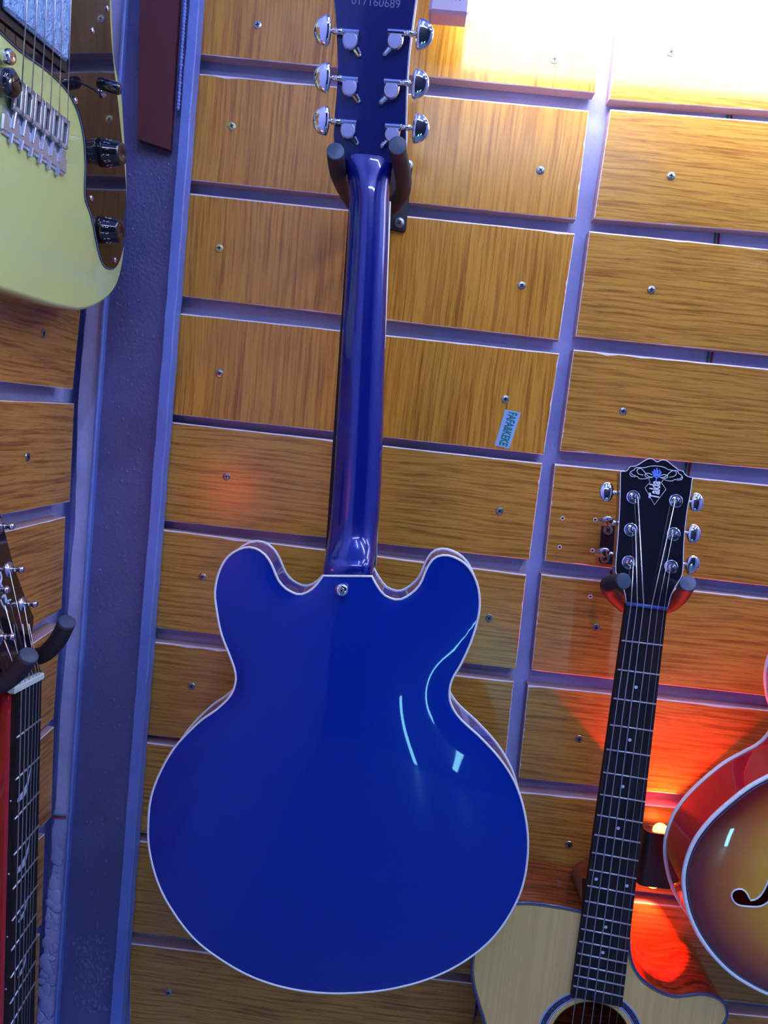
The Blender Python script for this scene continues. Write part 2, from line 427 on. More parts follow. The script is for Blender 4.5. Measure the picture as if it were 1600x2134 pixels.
rightrows = [
 ((1300, -50), (1600, -18), (1600, 231), (1269, 208), WOOD_H, [(1398, 109)]),
 ((1272, 227), (1600, 253), (1600, 485), (1237, 456), WOOD_H, [(1398, 367)]),
 ((1228, 481), (1600, 519), (1600, 741), (1199, 701), WOOD_H, [(1357, 604)]),
 ((1195, 728), (1600, 768), (1600, 978), (1166, 940), WOOD_H, [(1298, 857)]),
 ((1156, 966), (1600, 1010), (1600, 1222), (1135, 1169), WOOD_H, []),
 ((1128, 1196), (1600, 1247), (1600, 1451), (1107, 1397), WOOD_H, [(1242, 1308)]),
 ((1100, 1427), (1600, 1480), (1600, 1675), (1080, 1622), WOOD_H, [(1206, 1540)]),
 ((1068, 1648), (1600, 1701), (1600, 1887), (1055, 1829), WOOD_H, [(1185, 1760)]),
 ((1046, 1850), (1600, 1908), (1600, 2096), (1030, 2036), WOOD_H, []),
 ((1022, 2062), (1600, 2119), (1600, 2300), (1000, 2240), WOOD_H, []),
]
for i, (tl, tr, br, bl, wd_, sc) in enumerate(rightrows):
    tr = ext(tl, tr, RX); br = ext(bl, br, RX)
    q = [at(*p, PF) for p in (tl, tr, br, bl)]
    pn = panel(q, (0, -1, 0), .017, wd_, wall_back, 40)
    for s in sc: screw(pn, at(*s, PF))
    if i == 4:
        for h in ((1172, 1080), (1166, 1140), (1240, 1083), (1234, 1147)): hole(pn, at(*h, PF))
    if i == 5: hole(pn, at(1230, 1243, PF))

leftwall = [  # far edge top, far edge bottom, near end top y (at x=0), near end bottom y
 ((177, 560), (152, 812), (0, 545), (0, 795.6), [(89, 695)]),
 ((155, 841), (146, 1046), (0, 834), (0, 1074), [(57, 952)]),
 ((137, 1077), (129, 1269), (0, 1110), (0, 1350), []),
 ((127, 1300), (112, 1498), (0, 1388), (0, 1592), []),
 ((113, 1514), (108, 1703), (0, 1615), (0, 1808), []),
 ((94, 1737), (88, 1926), (0, 1822), (0, 2008), []),
 ((84, 1945), (78, 2130), (0, 2034), (0, 2220), []),
]
for ft, fb, nt, nb, sc in leftwall:
    a, b = atX(*ft, XP), atX(*fb, XP); a1, b1 = atX(*nt, XP), atX(*nb, XP)
    def far(p, p1, y=-.62): t = (y - p.y) / (p1.y - p.y); return p.lerp(p1, t)
    q = [far(a, a1), a, b, far(b, b1)]
    pn = panel(q, (1, 0, 0), .017, WOOD_L, wall_left)
    for s in sc: screw(pn, atX(*s, XP), None, 'left')
for z0, z1 in ((.40, .255), ):
    pass
# upper left wall panels that go on behind the yellow guitar
za = atX(177, 560, XP).z
for k in range(2):
    z1 = za + .012 + k * .148; q = [V((XP, -.62, z1 + .134)), V((XP, -.055, z1 + .134)), V((XP, -.055, z1)), V((XP, -.62, z1))]
    panel(q, (1, 0, 0), .017, WOOD_L, wall_left)

# wires behind the right hand panels
for dx, c, nm, lab in ((-3.5, srgb(20, 110, 80), 'green', 'thin green wire behind the right hand panels, left of the red one'),
                       (4.5, srgb(150, 20, 50), 'red', 'thin red wire behind the right hand panels, right of the green one')):
    pts = [at(x + dx, y, -.0022) for x, y in ((1545, 20), (1520, 237), (1493, 493), (1479, 740), (1432, 975), (1425, 1060))]
    w = MB().tube(crom([tuple(p) for p in pts], 40, False), .0012, 8).build('wire', mat(nm + '_wire', c, .5), None, True, loc=tuple(pts[0]))
    tag(w, lab, 'wire')
for dy, c, lab in ((0, srgb(90, 170, 190), 'short pale blue wire across the plaster strip left of the steel column, upper of two'),
                   (5, srgb(200, 40, 60), 'short red wire across the plaster strip left of the steel column, lower of two')):
    p = [at(110, 1698 + dy, -.0385), at(137, 1699 + dy, -.0385)]
    w = MB().tube(p, .0012, 8).build('wire', mat('wire_short', c, .5), None, True, loc=tuple(p[0])); tag(w, lab, 'wire')

# ---------------------------------------------------------------- steel column in the corner
colm = thing('steel_column', 'blue-grey painted steel channel column in the corner between the two panelled walls', 'column', at(110, 2400, -.04))
YB, YWB = -.044, -.0345
def line(x0, y0, x1, y1, y, depth):
    t = (y - y0) / (y1 - y0); return at(x0 + (x1 - x0) * t, y, depth)
top, bot = -160, 2420
def colpart(name, e0, e1, yf, yb, m, seg=60, jit=.0003):
    """a bar between two pixel lines, from depth yf (front) back to yb"""
    loops = []
    for i in range(seg + 1):
        py = top + (bot - top) * i / seg
        a = line(*e0, py, yf) + V((random.uniform(-jit, jit), 0, 0)); b = line(*e1, py, yf) + V((random.uniform(-jit, jit), 0, 0))
        c = .0012
        loops.append([V((a.x, yb, a.z)), V((a.x, yf + c, a.z)), V((a.x + c, yf, a.z)), V((b.x - c, yf, b.z)), V((b.x, yf + c, b.z)), V((b.x, yb, b.z))])
    return MB().loft(loops).build(name, m, colm)
# pixel lines: (x0,y0,x1,y1)
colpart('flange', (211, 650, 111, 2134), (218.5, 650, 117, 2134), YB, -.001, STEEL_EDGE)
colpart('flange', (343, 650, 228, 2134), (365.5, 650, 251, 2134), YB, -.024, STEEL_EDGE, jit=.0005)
colpart('web', (214, 650, 114, 2134), (354, 650, 240, 2134), YWB, YWB + .005, STEEL, jit=0)
# weld bead at the left of the right flange and mortar lumps on the web
b = MB()
for i in range(34):
    t = i / 33; p = at(387 - 16 * t, -20 + 245 * t, YB - .0005)
    b.ell(Fr(p, (1, 0, 0), (0, 0, 1)), (0, 0, 0), (.0016 + random.random() * .001, .003, .0014), 6, 4)
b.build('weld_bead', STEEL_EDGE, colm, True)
b = MB(); rnd = random.Random(3)
for i in range(620):
    t = rnd.random(); cl = rnd.random() < .45
    py = rnd.uniform(1950, 2110) if cl else rnd.uniform(300, 2120)
    l = 214 - 100 * (py - 650) / 1484 + 24; r = l + 108
    px = rnd.gauss((l + r) / 2, 22) if cl else rnd.uniform(l, r)
    if not l < px < r: continue
    p = at(px, py, YWB); R = abs(rnd.gauss(0, .0011)) + .0004 if cl else abs(rnd.gauss(0, .0005)) + .00035
    b.ell(Fr(p, (1, 0, 0), (0, 0, 1)), (0, 0, 0), (R * rnd.uniform(.8, 1.6), R * rnd.uniform(.8, 2.6), R * .6), 6, 4)
b.build('mortar_splash', MORTAR, colm, True, kind='stuff')
# plaster pier beside the column
pe = [(205, -60), (197, 300), (177, 655), (161, 836), (157, 994), (154, 1100), (147.6, 1155), (140, 1270), (135, 1366), (129, 1420), (123, 1500), (118, 1600), (114, 1675), (106, 1740), (109, 1790), (100, 1850), (93, 1915), (92, 1980), (84, 2050), (75, 2134), (66, 2250), (56, 2420)]
YP = -.037; b = MB(); Lp_ = []
for i in range(len(pe) - 1):
    for k in range(6):
        t = k / 6; x = pe[i][0] * (1 - t) + pe[i + 1][0] * t + random.uniform(-.7, .7) * (1 if pe[i][1] < 1650 else 3); y = pe[i][1] * (1 - t) + pe[i + 1][1] * t
        p = at(x, y, YP); q = at(214 - 100 * (y - 650) / 1484 + 3, y, YP); Lp_.append([V((p.x, -.0005, p.z)), V((p.x, YP + .0015, p.z)), V((p.x + .0015, YP, p.z)), q, V((q.x, -.0005, q.z))])
b.loft(Lp_).build('corner_pier', PLASTER, wall_back)
# rough plaster lumps on the strip
b = MB()
for i in range(160):
    py = rnd.uniform(1760, 2140); px = 150 - (py - 1450) * .066 - rnd.uniform(0, 30) 
    if px < 106 - (py - 1850) * .11: continue
    p = at(px, py, YP); R = abs(rnd.gauss(0, .003)) + .001
    b.ell(Fr(p, (1, 0, 0), (0, 0, 1)), (0, 0, 0), (R * 1.2, R * rnd.uniform(.8, 2.4), R * .2), 7, 4)
b.build('plaster_lumps', PLASTER, wall_back, True, kind='stuff')

# red-brown board on the web
q = [(294, -90), (377, -90), (351.5, 311), (286.5, 290)]
f = [at(*p, YB - .004) for p in q]; k = [at(*p, YB - .004) + V((0, .0115, 0)) for p in q]
bd = MB().loft([f, k]).build('board', BOARD, None, loc=tuple(k[3])); tag(bd, 'narrow red-brown painted board with a slanted lower end against the steel column', 'board')

# ---------------------------------------------------------------- batten light
Zt = V((0, 0, 1))
YL = PF - .046; LA, LB = at(975, 50, YL), at(1600, 107, YL); lu = (LB - LA).normalized()
lamp = thing('batten_light', 'bright white fluorescent batten light across the top of the panelled wall', 'light', tuple(LA))
FL = Fr(LA, lu, (-lu.z, 0, lu.x), (0, -1, 0))
MB().box(FL, 0, .95, 0, .046, -.006, .018, bev=.006).build('diffuser', TUBEM, lamp)
MB().box(FL, -.05, 1.0, .0462, .070, -.040, .026, bev=.003).build('housing', mat('blue_white_housing', srgb(120, 150, 225), .4), lamp)
ec = MB().box(FL, -.043, 0, -.001, .0462, -.008, .020, bev=.003).build('end_cap', CAPM, lamp, label='pinkish grey frosted end cap')
b = MB()
for i, (x, L) in enumerate(((-.032, .016), (-.0285, .006), (-.024, .012), (-.020, .013), (-.016, .012), (-.012, .008))):
    for j in range(int(L / .002)):
        b.box(FL, x, x + (.0022 if i == 0 else .0009), .012 + j * .002, .0133 + j * .002, .0199, .0202)
b.build('print', mat('faint_grey_print', srgb(140, 122, 150), .6), ec)
for x in (.06, .5, .9): MB().box(FL, x, x + .02, .047, .06, -.0455, -.039).build('bracket', BLACKM, lamp)

# ---------------------------------------------------------------- ceiling tubes of the shop (behind the camera), plus two added fill tubes
def ceiling_tube(cx, cy, L, ang, lab, tm=None):
    t = thing('ceiling_or_fill_tube', lab, 'light', (cx, cy, ZC), group='ceiling tubes behind the viewer')
    F = Fr((cx, cy, ZC), (math.cos(ang), math.sin(ang), 0), (-math.sin(ang), math.cos(ang), 0), (0, 0, 1))
    MB().box(F, -L / 2, L / 2, -.03, .03, -.03, -.0005, bev=.004).build('housing', WHITE, t)
    MB().tube([F.P(-L / 2 + .02, 0, -.045), F.P(L / 2 - .02, 0, -.045)], .015, 12).build('tube', tm or ROOMT, t, True)
ceiling_tube(.75, -1.0, 1.2, math.pi / 2, 'white ceiling tube light nearest the panelled wall')
ceiling_tube(1.5, -1.5, 1.2, math.pi / 2, 'white ceiling tube light between the other two lengthwise ones')
ceiling_tube(.15, -1.5, 1.0, math.pi / 2, 'added blue fill tube on the ceiling nearest the left wall', BLUE_FILL)  # unseen blue fill, added to brighten the pier, steel and yellow guitar
ceiling_tube(2.3, -.7, 1.2, math.pi / 2, 'added white fill tube on the ceiling against the right wall')  # unseen, added to brighten the yellow guitar on the left wall
ceiling_tube(.3, -2.6, 1.2, 0, 'white ceiling tube light at the far side of the shop')

for (x0, z0, x1, z1), lab in (((.57, -1.02, .62, -1.39), 'upright cool white tube low on the far wall, added for a reflected streak'), ((1.24, -.90, 1.08, -1.22), 'slanted cool white tube low on the far wall, added for a reflected streak')):  # unseen tubes added to make the streaks reflected in the blue guitar
    t = thing('added_streak_light', lab, 'light', (x0, YO, z0))
    MB().tube([V((x0, YO + .035, z0)), V((x1, YO + .035, z1))], .022, 10).build('tube', COOL_STREAK, t, True)
    for k in (.06, .94):
        p = V((x0 + (x1 - x0) * k, YO, z0 + (z1 - z0) * k)); MB().box(Fr(p, (1, 0, 0), (0, 0, 1), (0, 1, 0)), -.012, .012, -.012, .012, .0005, .024, bev=.002).build('clip', WHITE, t)
# ---------------------------------------------------------------- guitar pieces
def frame_tuner(parent, F, side, s=1.0, btn=.030):
    """sealed tuner on the back of a headstock; F at the cap centre, u to the right, v up, w to the viewer"""
    e = side; b = MB()
    L = []
    prof = [(-.0078, .0095), (.0078, .0095), (.0078, 0)] + [(.0078 * math.cos(a), .0085 * math.sin(a)) for a in [-.3, -.7, -1.1, -1.57, -2.04, -2.44, -2.84]] + [(-.0078, 0)]
    for c, k in ((0, 1), (.006, 1), (.0075, .9)): L.append([F.P(x * k * s, y * k * s, c) for x, y in prof])
    b.loft(L)
    b.tube([F.P(-.0078 * s, .0072 * s, .0062), F.P(.0078 * s, .0072 * s, .0062)], .0028 * s, 10)
    lx = -e * .0078 * s
    b.tube([F.P(lx * .7, -.006 * s, .001), F.P(lx * 1.25, -.0115 * s, .001)], [.0035 * s, .0026 * s], 10)
    t = b.build('tuner', CHROME, parent)
    MB().lathe(Fr(F.P(0, 0, .0072), F.u, F.v, F.w), [(.0070 * s, 0), (.0070 * s, .0009), (.0062 * s, .0013)], 22).build('cap', mat_cap, t)
    b = MB(); x0 = e * .0075 * s
    b.tube([F.P(x0, .0070 * s, .0055), F.P(x0 + e * .010 * s, .0070 * s, .0055), F.P(x0 + e * .0102 * s, .0070 * s, .0055), F.P(x0 + e * .014 * s, .0070 * s, .0055)], [.0030 * s, .0030 * s, .0018 * s, .0018 * s], 10)
    b.build('shaft', CHROME, t, True)
    bx = e * (btn - .0075) * s
    b = MB()
    def fn(x, y, z):
        if x * e < 0: x *= .25
        return x, y, z
    b.ell(F, (bx, .0070 * s, .0055), (.0140 * s, .0138 * s, .0042 * s), 18, 12, fn=fn)
    b.build('button', CHROME, t, True)
    MB().lathe(Fr(F.P(lx * 1.22, -.0112 * s, .0012), F.u, F.v, F.w), [(.0016 * s, 0), (.0016 * s, .002), (.0009, .0024)], 8).build('screw', SCREWM, t)
mat_cap = mat('satin_chrome_cap', srgb(178, 186, 226), .35, .35)

def front_tuner(parent, F, side, bp, br=(.0085, .0105, .0035), rot=0.0):
    """tuner seen from the front: washer, post, and a button (bp = world centre) beside the headstock"""
    b = MB(); b.lathe(F, [(.0074, 0), (.0074, .0008), (.0064, .0014), (.0052, .0014), (.0050, .0022), (.0036, .0024)], 28)
    t = b.build('tuner', CHROME, parent)
    MB().lathe(F, [(.0032, .002), (.0026, .005), (.0020, .006), (.0026, .0075), (.0018, .0105), (.0008, .011)], 18).build('post', CHROME, t)
    bp = V(bp); b = MB()
    G2 = Fr(bp, F.u, F.v * math.cos(rot) + F.w * math.sin(rot), F.w * math.cos(rot) - F.v * math.sin(rot))
    def fn(x, y, z):
        if x * side < 0: x *= .7
        return x, y, z
    b.ell(G2, (0, 0, 0), br, 16, 10, fn=fn); b.build('button', CHROME, t, True)
    MB().tube([bp - F.u * side * .017, bp - F.u * side * .002], .0024, 10).build('shaft', CHROME, t, True)

def loop_tube(parent, name, pts, r, m, n=6):
    return MB().tube(pts, r, n, closed=True).build(name, m, parent, True)

# ================================================================ blue semi-hollow guitar, back to the viewer
YBK, YFR = -.185, -.141
blue = thing('semi_hollow_guitar', 'blue semi-hollow electric guitar hung with its glossy back to the viewer', 'guitar', tuple(at(760, 1200, -.13)))
bo = [(673,1200),(652,1226),(626,1239),(600,1230),(581,1211),(566,1177),(551,1155),(529,1142),(506,1142),(476,1159),(457.5,1189),(448,1230),(450,1262),(461,1320),(480,1369),(490,1399),(491,1422),(480,1450),(452,1478),(418,1502),(367,1554),(336,1605),(315,1661),(309,1718),(311,1769),(328,1836),(356,1892),(402,1953),(454,1995),(520,2033),(587,2056),(659,2068),(736,2069),(812,2061),(889,2041),(956,2010),(1017,1964),(1058,1912),(1087,1851),(1099,1784),(1097,1718),(1079,1646),(1048,1590),(1002,1538),(958,1497),(939,1467),(936,1440),(942,1415),(960,1384),(982,1335),(997,1282),(999,1245),(992,1211),(975,1181),(952,1164),(926,1157),(904,1164),(889,1185),(874,1219),(851,1241),(829,1250),(802,1241),(785,1220),(775,1201)]
bw = [at(*p, YBK) for p in bo]; b2 = [(p.x, p.z) for p in bw]
first, last = b2[0], b2[-1]
outl = crom(b2, 260, False) + [(last[0] + (first[0] - last[0]) * k / 8, last[1] + (first[1] - last[1]) * k / 8) for k in range(1, 8)]
pts, tris, hts, hat = plate(outl, .0055, 1.35)
ob('back', [V((x, YBK - .014 * h, z)) for (x, z), h in zip(pts, hts)], tris, BLUE, blue, True)
MB().loft([[V((x, YBK, z)) for x, z in outl], [V((x, YFR, z)) for x, z in outl]], cap=False).build('side', VIOLET, blue, True)
ob('front', [V((x, YFR + .010 * h, z)) for (x, z), h in zip(pts, hts)], [t[::-1] for t in tris], BLUE, blue, True)
loop_tube(blue, 'back_binding', [V((x, YBK, z)) for x, z in outl], .0013, CREAM)
loop_tube(blue, 'front_binding', [V((x, YFR, z)) for x, z in outl], .0013, CREAM)
# neck: half round shaft, heel
st = [(298,704,839,.0168,7),(322,712,829,.0157,5.5),(345,719,820,.0158,4),(365,723,816,.0168,3),(390,727,812.5,.0182,2.3),(419,728,811.5,.019,2),(500,724,810,.019,2),(600,718.5,806.5,.020,2),(700,712,803.5,.020,2),(800,706,801,.0205,2),(900,700,798.5,.021,2),(1000,694,795,.0215,2),(1070,689,791,.022,2.0),(1110,685,787,.024,2.2),(1135,682,785,.030,2.6),(1152,680,783,.0385,3.4),(1164,679,782,.0432,4.5),(1199,675,779,.0438,5.0)]
YN = -.141
loops = []
for py, xl, xr, dep, ex in st:
    a, c = at(xl, py, YN), at(xr, py, YN); mid = (a + c) / 2; hw = (c - a) / 2; lp = []
    for i in range(21):
        th = math.pi * i / 20; cs, sn = math.cos(th), math.sin(th)
        lp.append(mid + hw * (-math.copysign(abs(cs) ** (2 / ex), cs)) + V((0, -dep, 0)) * (sn ** (2 / ex)))
    loops.append(lp)
MB().loft(loops).build('neck', BLUE_D, blue, True)
MB().loft([[at(x, y, YN - .0005), at(x2, y2, YN - .0005), at(x2, y2, YN - .0005) + V((0, .006, 0)), at(x, y, YN - .0005) + V((0, .006, 0))] for x, y, x2, y2 in ((727, 420, 812.5, 420), (676, 1180, 782, 1180))]).build('fingerboard', ROSE, blue)
for x, y, x2, y2 in ((812.5, 420, 783, 1180),):
    MB().tube([at(x, y, YN - .001), at(x2, y2, YN - .001)], .0010, 6).build('neck_binding', CREAM, blue, True)
# headstock: tilted towards the viewer
hn = V((0, -math.cos(.21), -math.sin(.21)))
HP = Fr(at(770, 330, -.156), (1, 0, 0), V((0, -math.sin(.21), math.cos(.21))), hn)
ho = [(722,335),(712,322),(697,298),(697,244),(701,195),(703.5,146),(701,73),(696,0),(692,-55),(705,-82),(740,-70),(781,-92),(822,-70),(858,-82),(872,-55),(866,0),(858,61),(851,122),(847,195),(845.5,256),(845,298),(832,325),(824,338)]
h2 = crom([HP.px2(*p) for p in ho], 110)
MB().loft([[HP.P(x, y, 0) for x, y in inset(h2, .0008)], [HP.P(x, y, -.0008) for x, y in h2], [HP.P(x, y, -.014) for x, y in h2]]).build('headstock', BLUE_H, blue)
loop_tube(blue, 'headstock_binding', [HP.P(x, y, -.0135) for x, y in h2], .001, CREAM)
for (cx, cy), sd in (((729.6, 83.6), -1), ((728, 181.5), -1), ((725, 271), -1), ((823, 84), 1), ((815, 187), 1), ((817, 279.5), 1)):
    o = HP.px(cx, cy, .0075) - HP.w * .0075
    frame_tuner(blue, Fr(o, HP.u * .997 + HP.v * (.02), HP.v, HP.w), sd, .98)
tv, tf = text_geo('017160689', 1); wdt = max(v[0] for v in tv) - min(v[0] for v in tv); sz = .046 / wdt
c0 = HP.px(783, 5, .0004)
ob('serial_number', [c0 + HP.u * v[0] * sz + HP.v * v[1] * sz for v in tv], tf, GREYP, blue)
F = Fr(at(714, 1225, YBK - .002), (1, 0, 0), (0, 0, 1), (0, -1, 0))
sb = MB().lathe(F, [(.005, 0), (.0038, .005), (.0045, .009), (.0064, .0105), (.0064, .012), (.004, .0126)], 20).build('strap_button', CHROME, blue, True)
o = bpy.data.objects.new('screw', SCREW); COL.objects.link(o); o.parent = sb; o.location = F.P(0, 0, .0128) - wloc(sb); o.scale = (.6,) * 3

# ---------------------------------------------------------------- hangers
def hanger(label, pl, screws, prongs, r=.0085, bar=None):
    """pl: four pixel corners of the wall plate; prongs: lists of world points ending at the tips"""
    t = thing('guitar_hanger', label, 'hanger', tuple(at(*pl[3], PF)), group='padded wall hangers')
    c = [at(*p, PF - .004) for p in pl]; cen = sum(c, V()) / 4
    L = []
    for dy, k in ((0, .985), (.0006, 1), (.0038, 1)):
        ring = []
        for i in range(4):
            p = cen + (c[i] - cen) * k; a = cen + (c[i - 1] - cen) * k; b_ = cen + (c[(i + 1) % 4] - cen) * k
            rr = .004
            for s in range(4):
                q = s / 3; p1 = p + (a - p).normalized() * rr; p2 = p + (b_ - p).normalized() * rr
                ring.append((p1 * (1 - q) ** 2 + p * 2 * q * (1 - q) + p2 * q * q) + V((0, dy, 0)))
        L.append(ring)
    MB().loft(L).build('plate', BLACKM, t)
    for s in screws:
        p = at(*s, PF - .0045); screw(t, p, None, s=1.25)
    for pr in prongs:
        pts = crom([tuple(p) for p in pr], 26, False)
        rr = [r] * len(pts)
        b = MB(); b.tube(pts, rr, 20)
        o = b.build('prong', FOAM, t, True)
        e = V(pts[-1]); d = (e - V(pts[-3])).normalized(); FF = Fr(e, d.orthogonal(), d.cross(d.orthogonal()), d)
        MB().lathe(FF, [(r * 1.01, -.0002), (r * 1.0, .0008), (r * .92, .0014), (r * .1, .0018)], 24).build('end_plug', PLUG, o)
    if bar: MB().tube(bar, .004, 10).build('yoke', BLACKM, t, True)
    return t
hanger('black hanger with two foam padded prongs under the headstock of the blue guitar',
       [(820, 327), (861, 335), (845, 484), (808, 478)], [(832, 464), (850, 344)],
       [[at(752, 440, -.050), at(738, 425, -.062), at(722, 400, -.085), at(705, 362, -.140), at(700, 330, -.170), at(699, 316, -.182)],
        [at(806, 440, -.050), at(822, 424, -.062), at(839, 398, -.085), at(838, 356, -.145), at(829, 316, -.180), at(828, 304, -.194)]],
       .0086, [at(806, 440, -.050), at(780, 444, -.046), at(752, 440, -.050)])
MB()

# ================================================================ acoustic guitar
YA, YAB = -.122, -.030
ac = thing('acoustic_guitar', 'acoustic guitar with pale spruce top and cutaway, right of the blue guitar', 'guitar', tuple(at(1250, 2134, -.08)))
ao = [(1212,1900),(1170,1891),(1130,1885),(1095,1882),(1066,1884),(1036,1896),(1008,1928),(990,1970),(983,2015),(986,2050),(998,2095),(1010,2134),(1016,2180),(1010,2225),(985,2285),(950,2350),(925,2430),(920,2510),(945,2600),(1010,2670),(1100,2712),(1200,2722),(1300,2708),(1390,2665),(1450,2600),(1482,2520),(1490,2430),(1478,2350),(1458,2280),(1452,2220),(1470,2175),(1498,2146),(1514,2124),(1515,2103),(1506,2087),(1490,2077),(1462,2071),(1432,2074),(1405,2076),(1376,2067),(1348,2050),(1326,2026),(1314,1996),(1311,1960),(1311,1914)]
a2 = [(p.x, p.z) for p in (at(*q, YA) for q in ao)]
al = crom(a2, 220, False)
hc = at(1229, 2164, YA); hr = .0455
hole_l = [(hc.x + hr * math.cos(k * 2 * math.pi / 48), hc.z + hr * math.sin(k * 2 * math.pi / 48)) for k in range(48)]
pts, tris, hts, hat = plate(al, .012, 1.0, holes=[hole_l], smooth_it=400)
ob('soundboard', [V((x, YA, z)) for x, z in pts], tris, SPRUCE, ac, True)
sd = MB().loft([[V((x, YA, z)) for x, z in al], [V((x, YAB, z)) for x, z in al]], cap=False).build('side', MAHOG, ac, True)
pts2, tris2, _, _ = plate(al, .015, 1.0, smooth_it=10)
ob('back', [V((x, YAB, z)) for x, z in pts2], tris2, MAHOG, ac)
MB().loft([[V((x, YA + .003, z)) for x, z in inset(al, .003)], [V((x, YAB - .003, z)) for x, z in inset(al, .003)]], cap=False).build('lining', DARKIN, ac)
def ribbon(parent, name, loop, w0, w1, y, m):
    A = inset(loop, w0); B = inset(loop, w1); n = len(loop)
    v = [V((x, y, z)) for x, z in A + B] + [V((x, y + .0004, z)) for x, z in A + B]
    f = [(i, (i + 1) % n, n + (i + 1) % n, n + i) for i in range(n)]
    f += [(2 * n + i, 3 * n + i, 3 * n + (i + 1) % n, 2 * n + (i + 1) % n) for i in range(n)]
    f += [(i, 2 * n + i, 2 * n + (i + 1) % n, (i + 1) % n) for i in range(n)] + [(n + i, n + (i + 1) % n, 3 * n + (i + 1) % n, 3 * n + i) for i in range(n)]
    return ob(name, v, f, m, parent)
loop_tube(ac, 'binding', [V((x, YA + .0008, z)) for x, z in al], .0016, mat('dark_binding', srgb(50, 60, 110), .3, coat=.5), 8)
ribbon(ac, 'purfling', al, .0018, .0024, YA - .0003, mat('purfling_line', srgb(45, 45, 75), .4))
def ring(parent, name, r0, r1, y, m, c=hc, n=64, d=.0004):
    b = MB(); F = Fr((c.x, y, c.z), (1, 0, 0), (0, 0, 1), (0, -1, 0)); L = []
    for r, dz in ((r0, -d), (r0, 0), (r1, 0), (r1, -d)): L.append([F.P(r * math.cos(k * 2 * math.pi / n), r * math.sin(k * 2 * math.pi / n), dz) for k in range(n)])
    b.loft(L + [L[0]], cap=False); return b.build(name, m, parent)
ring(ac, 'rosette', .0515, .0605, YA - .0003, ROSETTE)
for r in (.0510, .0525, .0595, .0608): ring(ac, 'rosette_line', r, r + .0006, YA - .0005, DOT)
ring(ac, 'soundhole_edge', .0452, .0462, YA - .0002, mat('hole_edge', srgb(120, 95, 60), .5))
# neck
YF = YA - .006
FA = Fr(at(1306, 1262, YF), (1, 0, 0), (0, 0, 1), (0, -1, 0))
edgeL = lambda t: at(1304.5 + (1190 - 1304.5) * t, 1262 + (2077 - 1262) * t, YF)
edgeR = lambda t: at(1389.5 + (1296 - 1389.5) * t, 1270 + (2099 - 1270) * t, YF)
nd = V((0, .006, 0))
fb = MB().loft([[edgeL(t), edgeR(t), edgeR(t) + nd, edgeL(t) + nd] for t in (0, .25, .5, .75, 1)]).build('fingerboard', ROSE, ac)
fy = [1334.5, 1395, 1455, 1510, 1561, 1609, 1655, 1698, 1739, 1776, 1812, 1845, 1877, 1907, 1935, 1961, 1986, 2010, 2032, 2054]
for y in fy:
    t = (y - 1262) / 815; tr_ = t + .0015
    o = MB().tube([edgeL(t) + V((.0004, -.0002, 0)), edgeR(tr_) + V((-.0004, -.0002, 0))], .0010, 6).build('fret', FRET, fb, True)
for x, y in ((1325, 1432), (1312, 1542), (1297.5, 1639), (1288, 1726), (1242, 1832), (1306, 1846), (1262, 1932), (1256, 1985)):
    MB().lathe(Fr(at(x, y, YF), (1, 0, 0), (0, 0, 1), (0, -1, 0)), [(.0019, -.0001), (.0019, .0002)], 14).build('dot_inlay', DOT, fb)
loops = []
for t, dep in ((0, .012), (.05, .013), (.3, .014), (.6, .015), (.74, .017), (.755, .022), (.772, .05), (.78, .07)):
    a, c = edgeL(t) + nd, edgeR(t) + nd; mid = (a + c) / 2; hw = (c - a) / 2
    k = 1 if t < .7 else .9
    loops.append([mid - hw * math.cos(math.pi * i / 12) * k + V((0, dep, 0)) * math.sin(math.pi * i / 12) ** .8 for i in range(13)])
MB().loft(loops).build('neck', MAHOG_N, ac, True)
a, c = at(1212, 1830, YA + .012), at(1306, 1845, YA + .012); a3, c3 = at(1214, 1906, YA + .012), at(1306, 1918, YA + .012)
MB().loft([[a, c, c + V((0, .08, 0)), a + V((0, .03, 0))], [a3, c3, c3 + V((0, .08, 0)), a3 + V((0, .08, 0))]]).build('heel', MAHOG_N, ac)
MB().tube([at(1305.5, 1258, YF - .001), at(1389.5, 1269.5, YF - .001)], .0022, 8).build('nut', NUTB, ac, True)
# headstock leaning back to the wall
th = .17
HA = Fr(at(1347, 1264, YF), (1, 0, 0), V((0, math.sin(th), math.cos(th))), V((0, -math.cos(th), math.sin(th))))
hs = [(1305,1256),(1302,1236),(1296,1218),(1284,1196),(1283,1178),(1287,1127),(1291,1060),(1293,984)]
hs_top = [(1293,982),(1304,982),(1308,979),(1313,972.5),(1322,972),(1330,968.5),(1340,962),(1348,957.5),(1355,956),(1362,958),(1368.5,963),(1375,960),(1382,958.5),(1390,961),(1400,969),(1409,976),(1414,980),(1422,981.5),(1427,989),(1434,993.5),(1442.5,995)]
hs_r = [(1442.5,995),(1438,1030),(1432,1060),(1427,1100),(1424,1140),(1421,1198),(1408,1220),(1397,1243),(1391,1268)]
hh = crom([HA.px2(*p) for p in hs], 30, False) + crom([HA.px2(*p) for p in hs_top], 60, False)[1:] + crom([HA.px2(*p) for p in hs_r], 30, False)[1:]
MB().loft([[HA.P(x, y, 0) for x, y in hh], [HA.P(x, y, -.0015) for x, y in hh]]).build('headstock_veneer', BLACKG, ac)
MB().loft([[HA.P(x, y, -.0016) for x, y in hh], [HA.P(x, y, -.015) for x, y in inset(hh, .0003)]]).build('headstock', MAHOG_N, ac)
loop_tube(ac, 'headstock_binding', [HA.P(x, y, -.0002) for x, y in hh], .0005, WHITE)
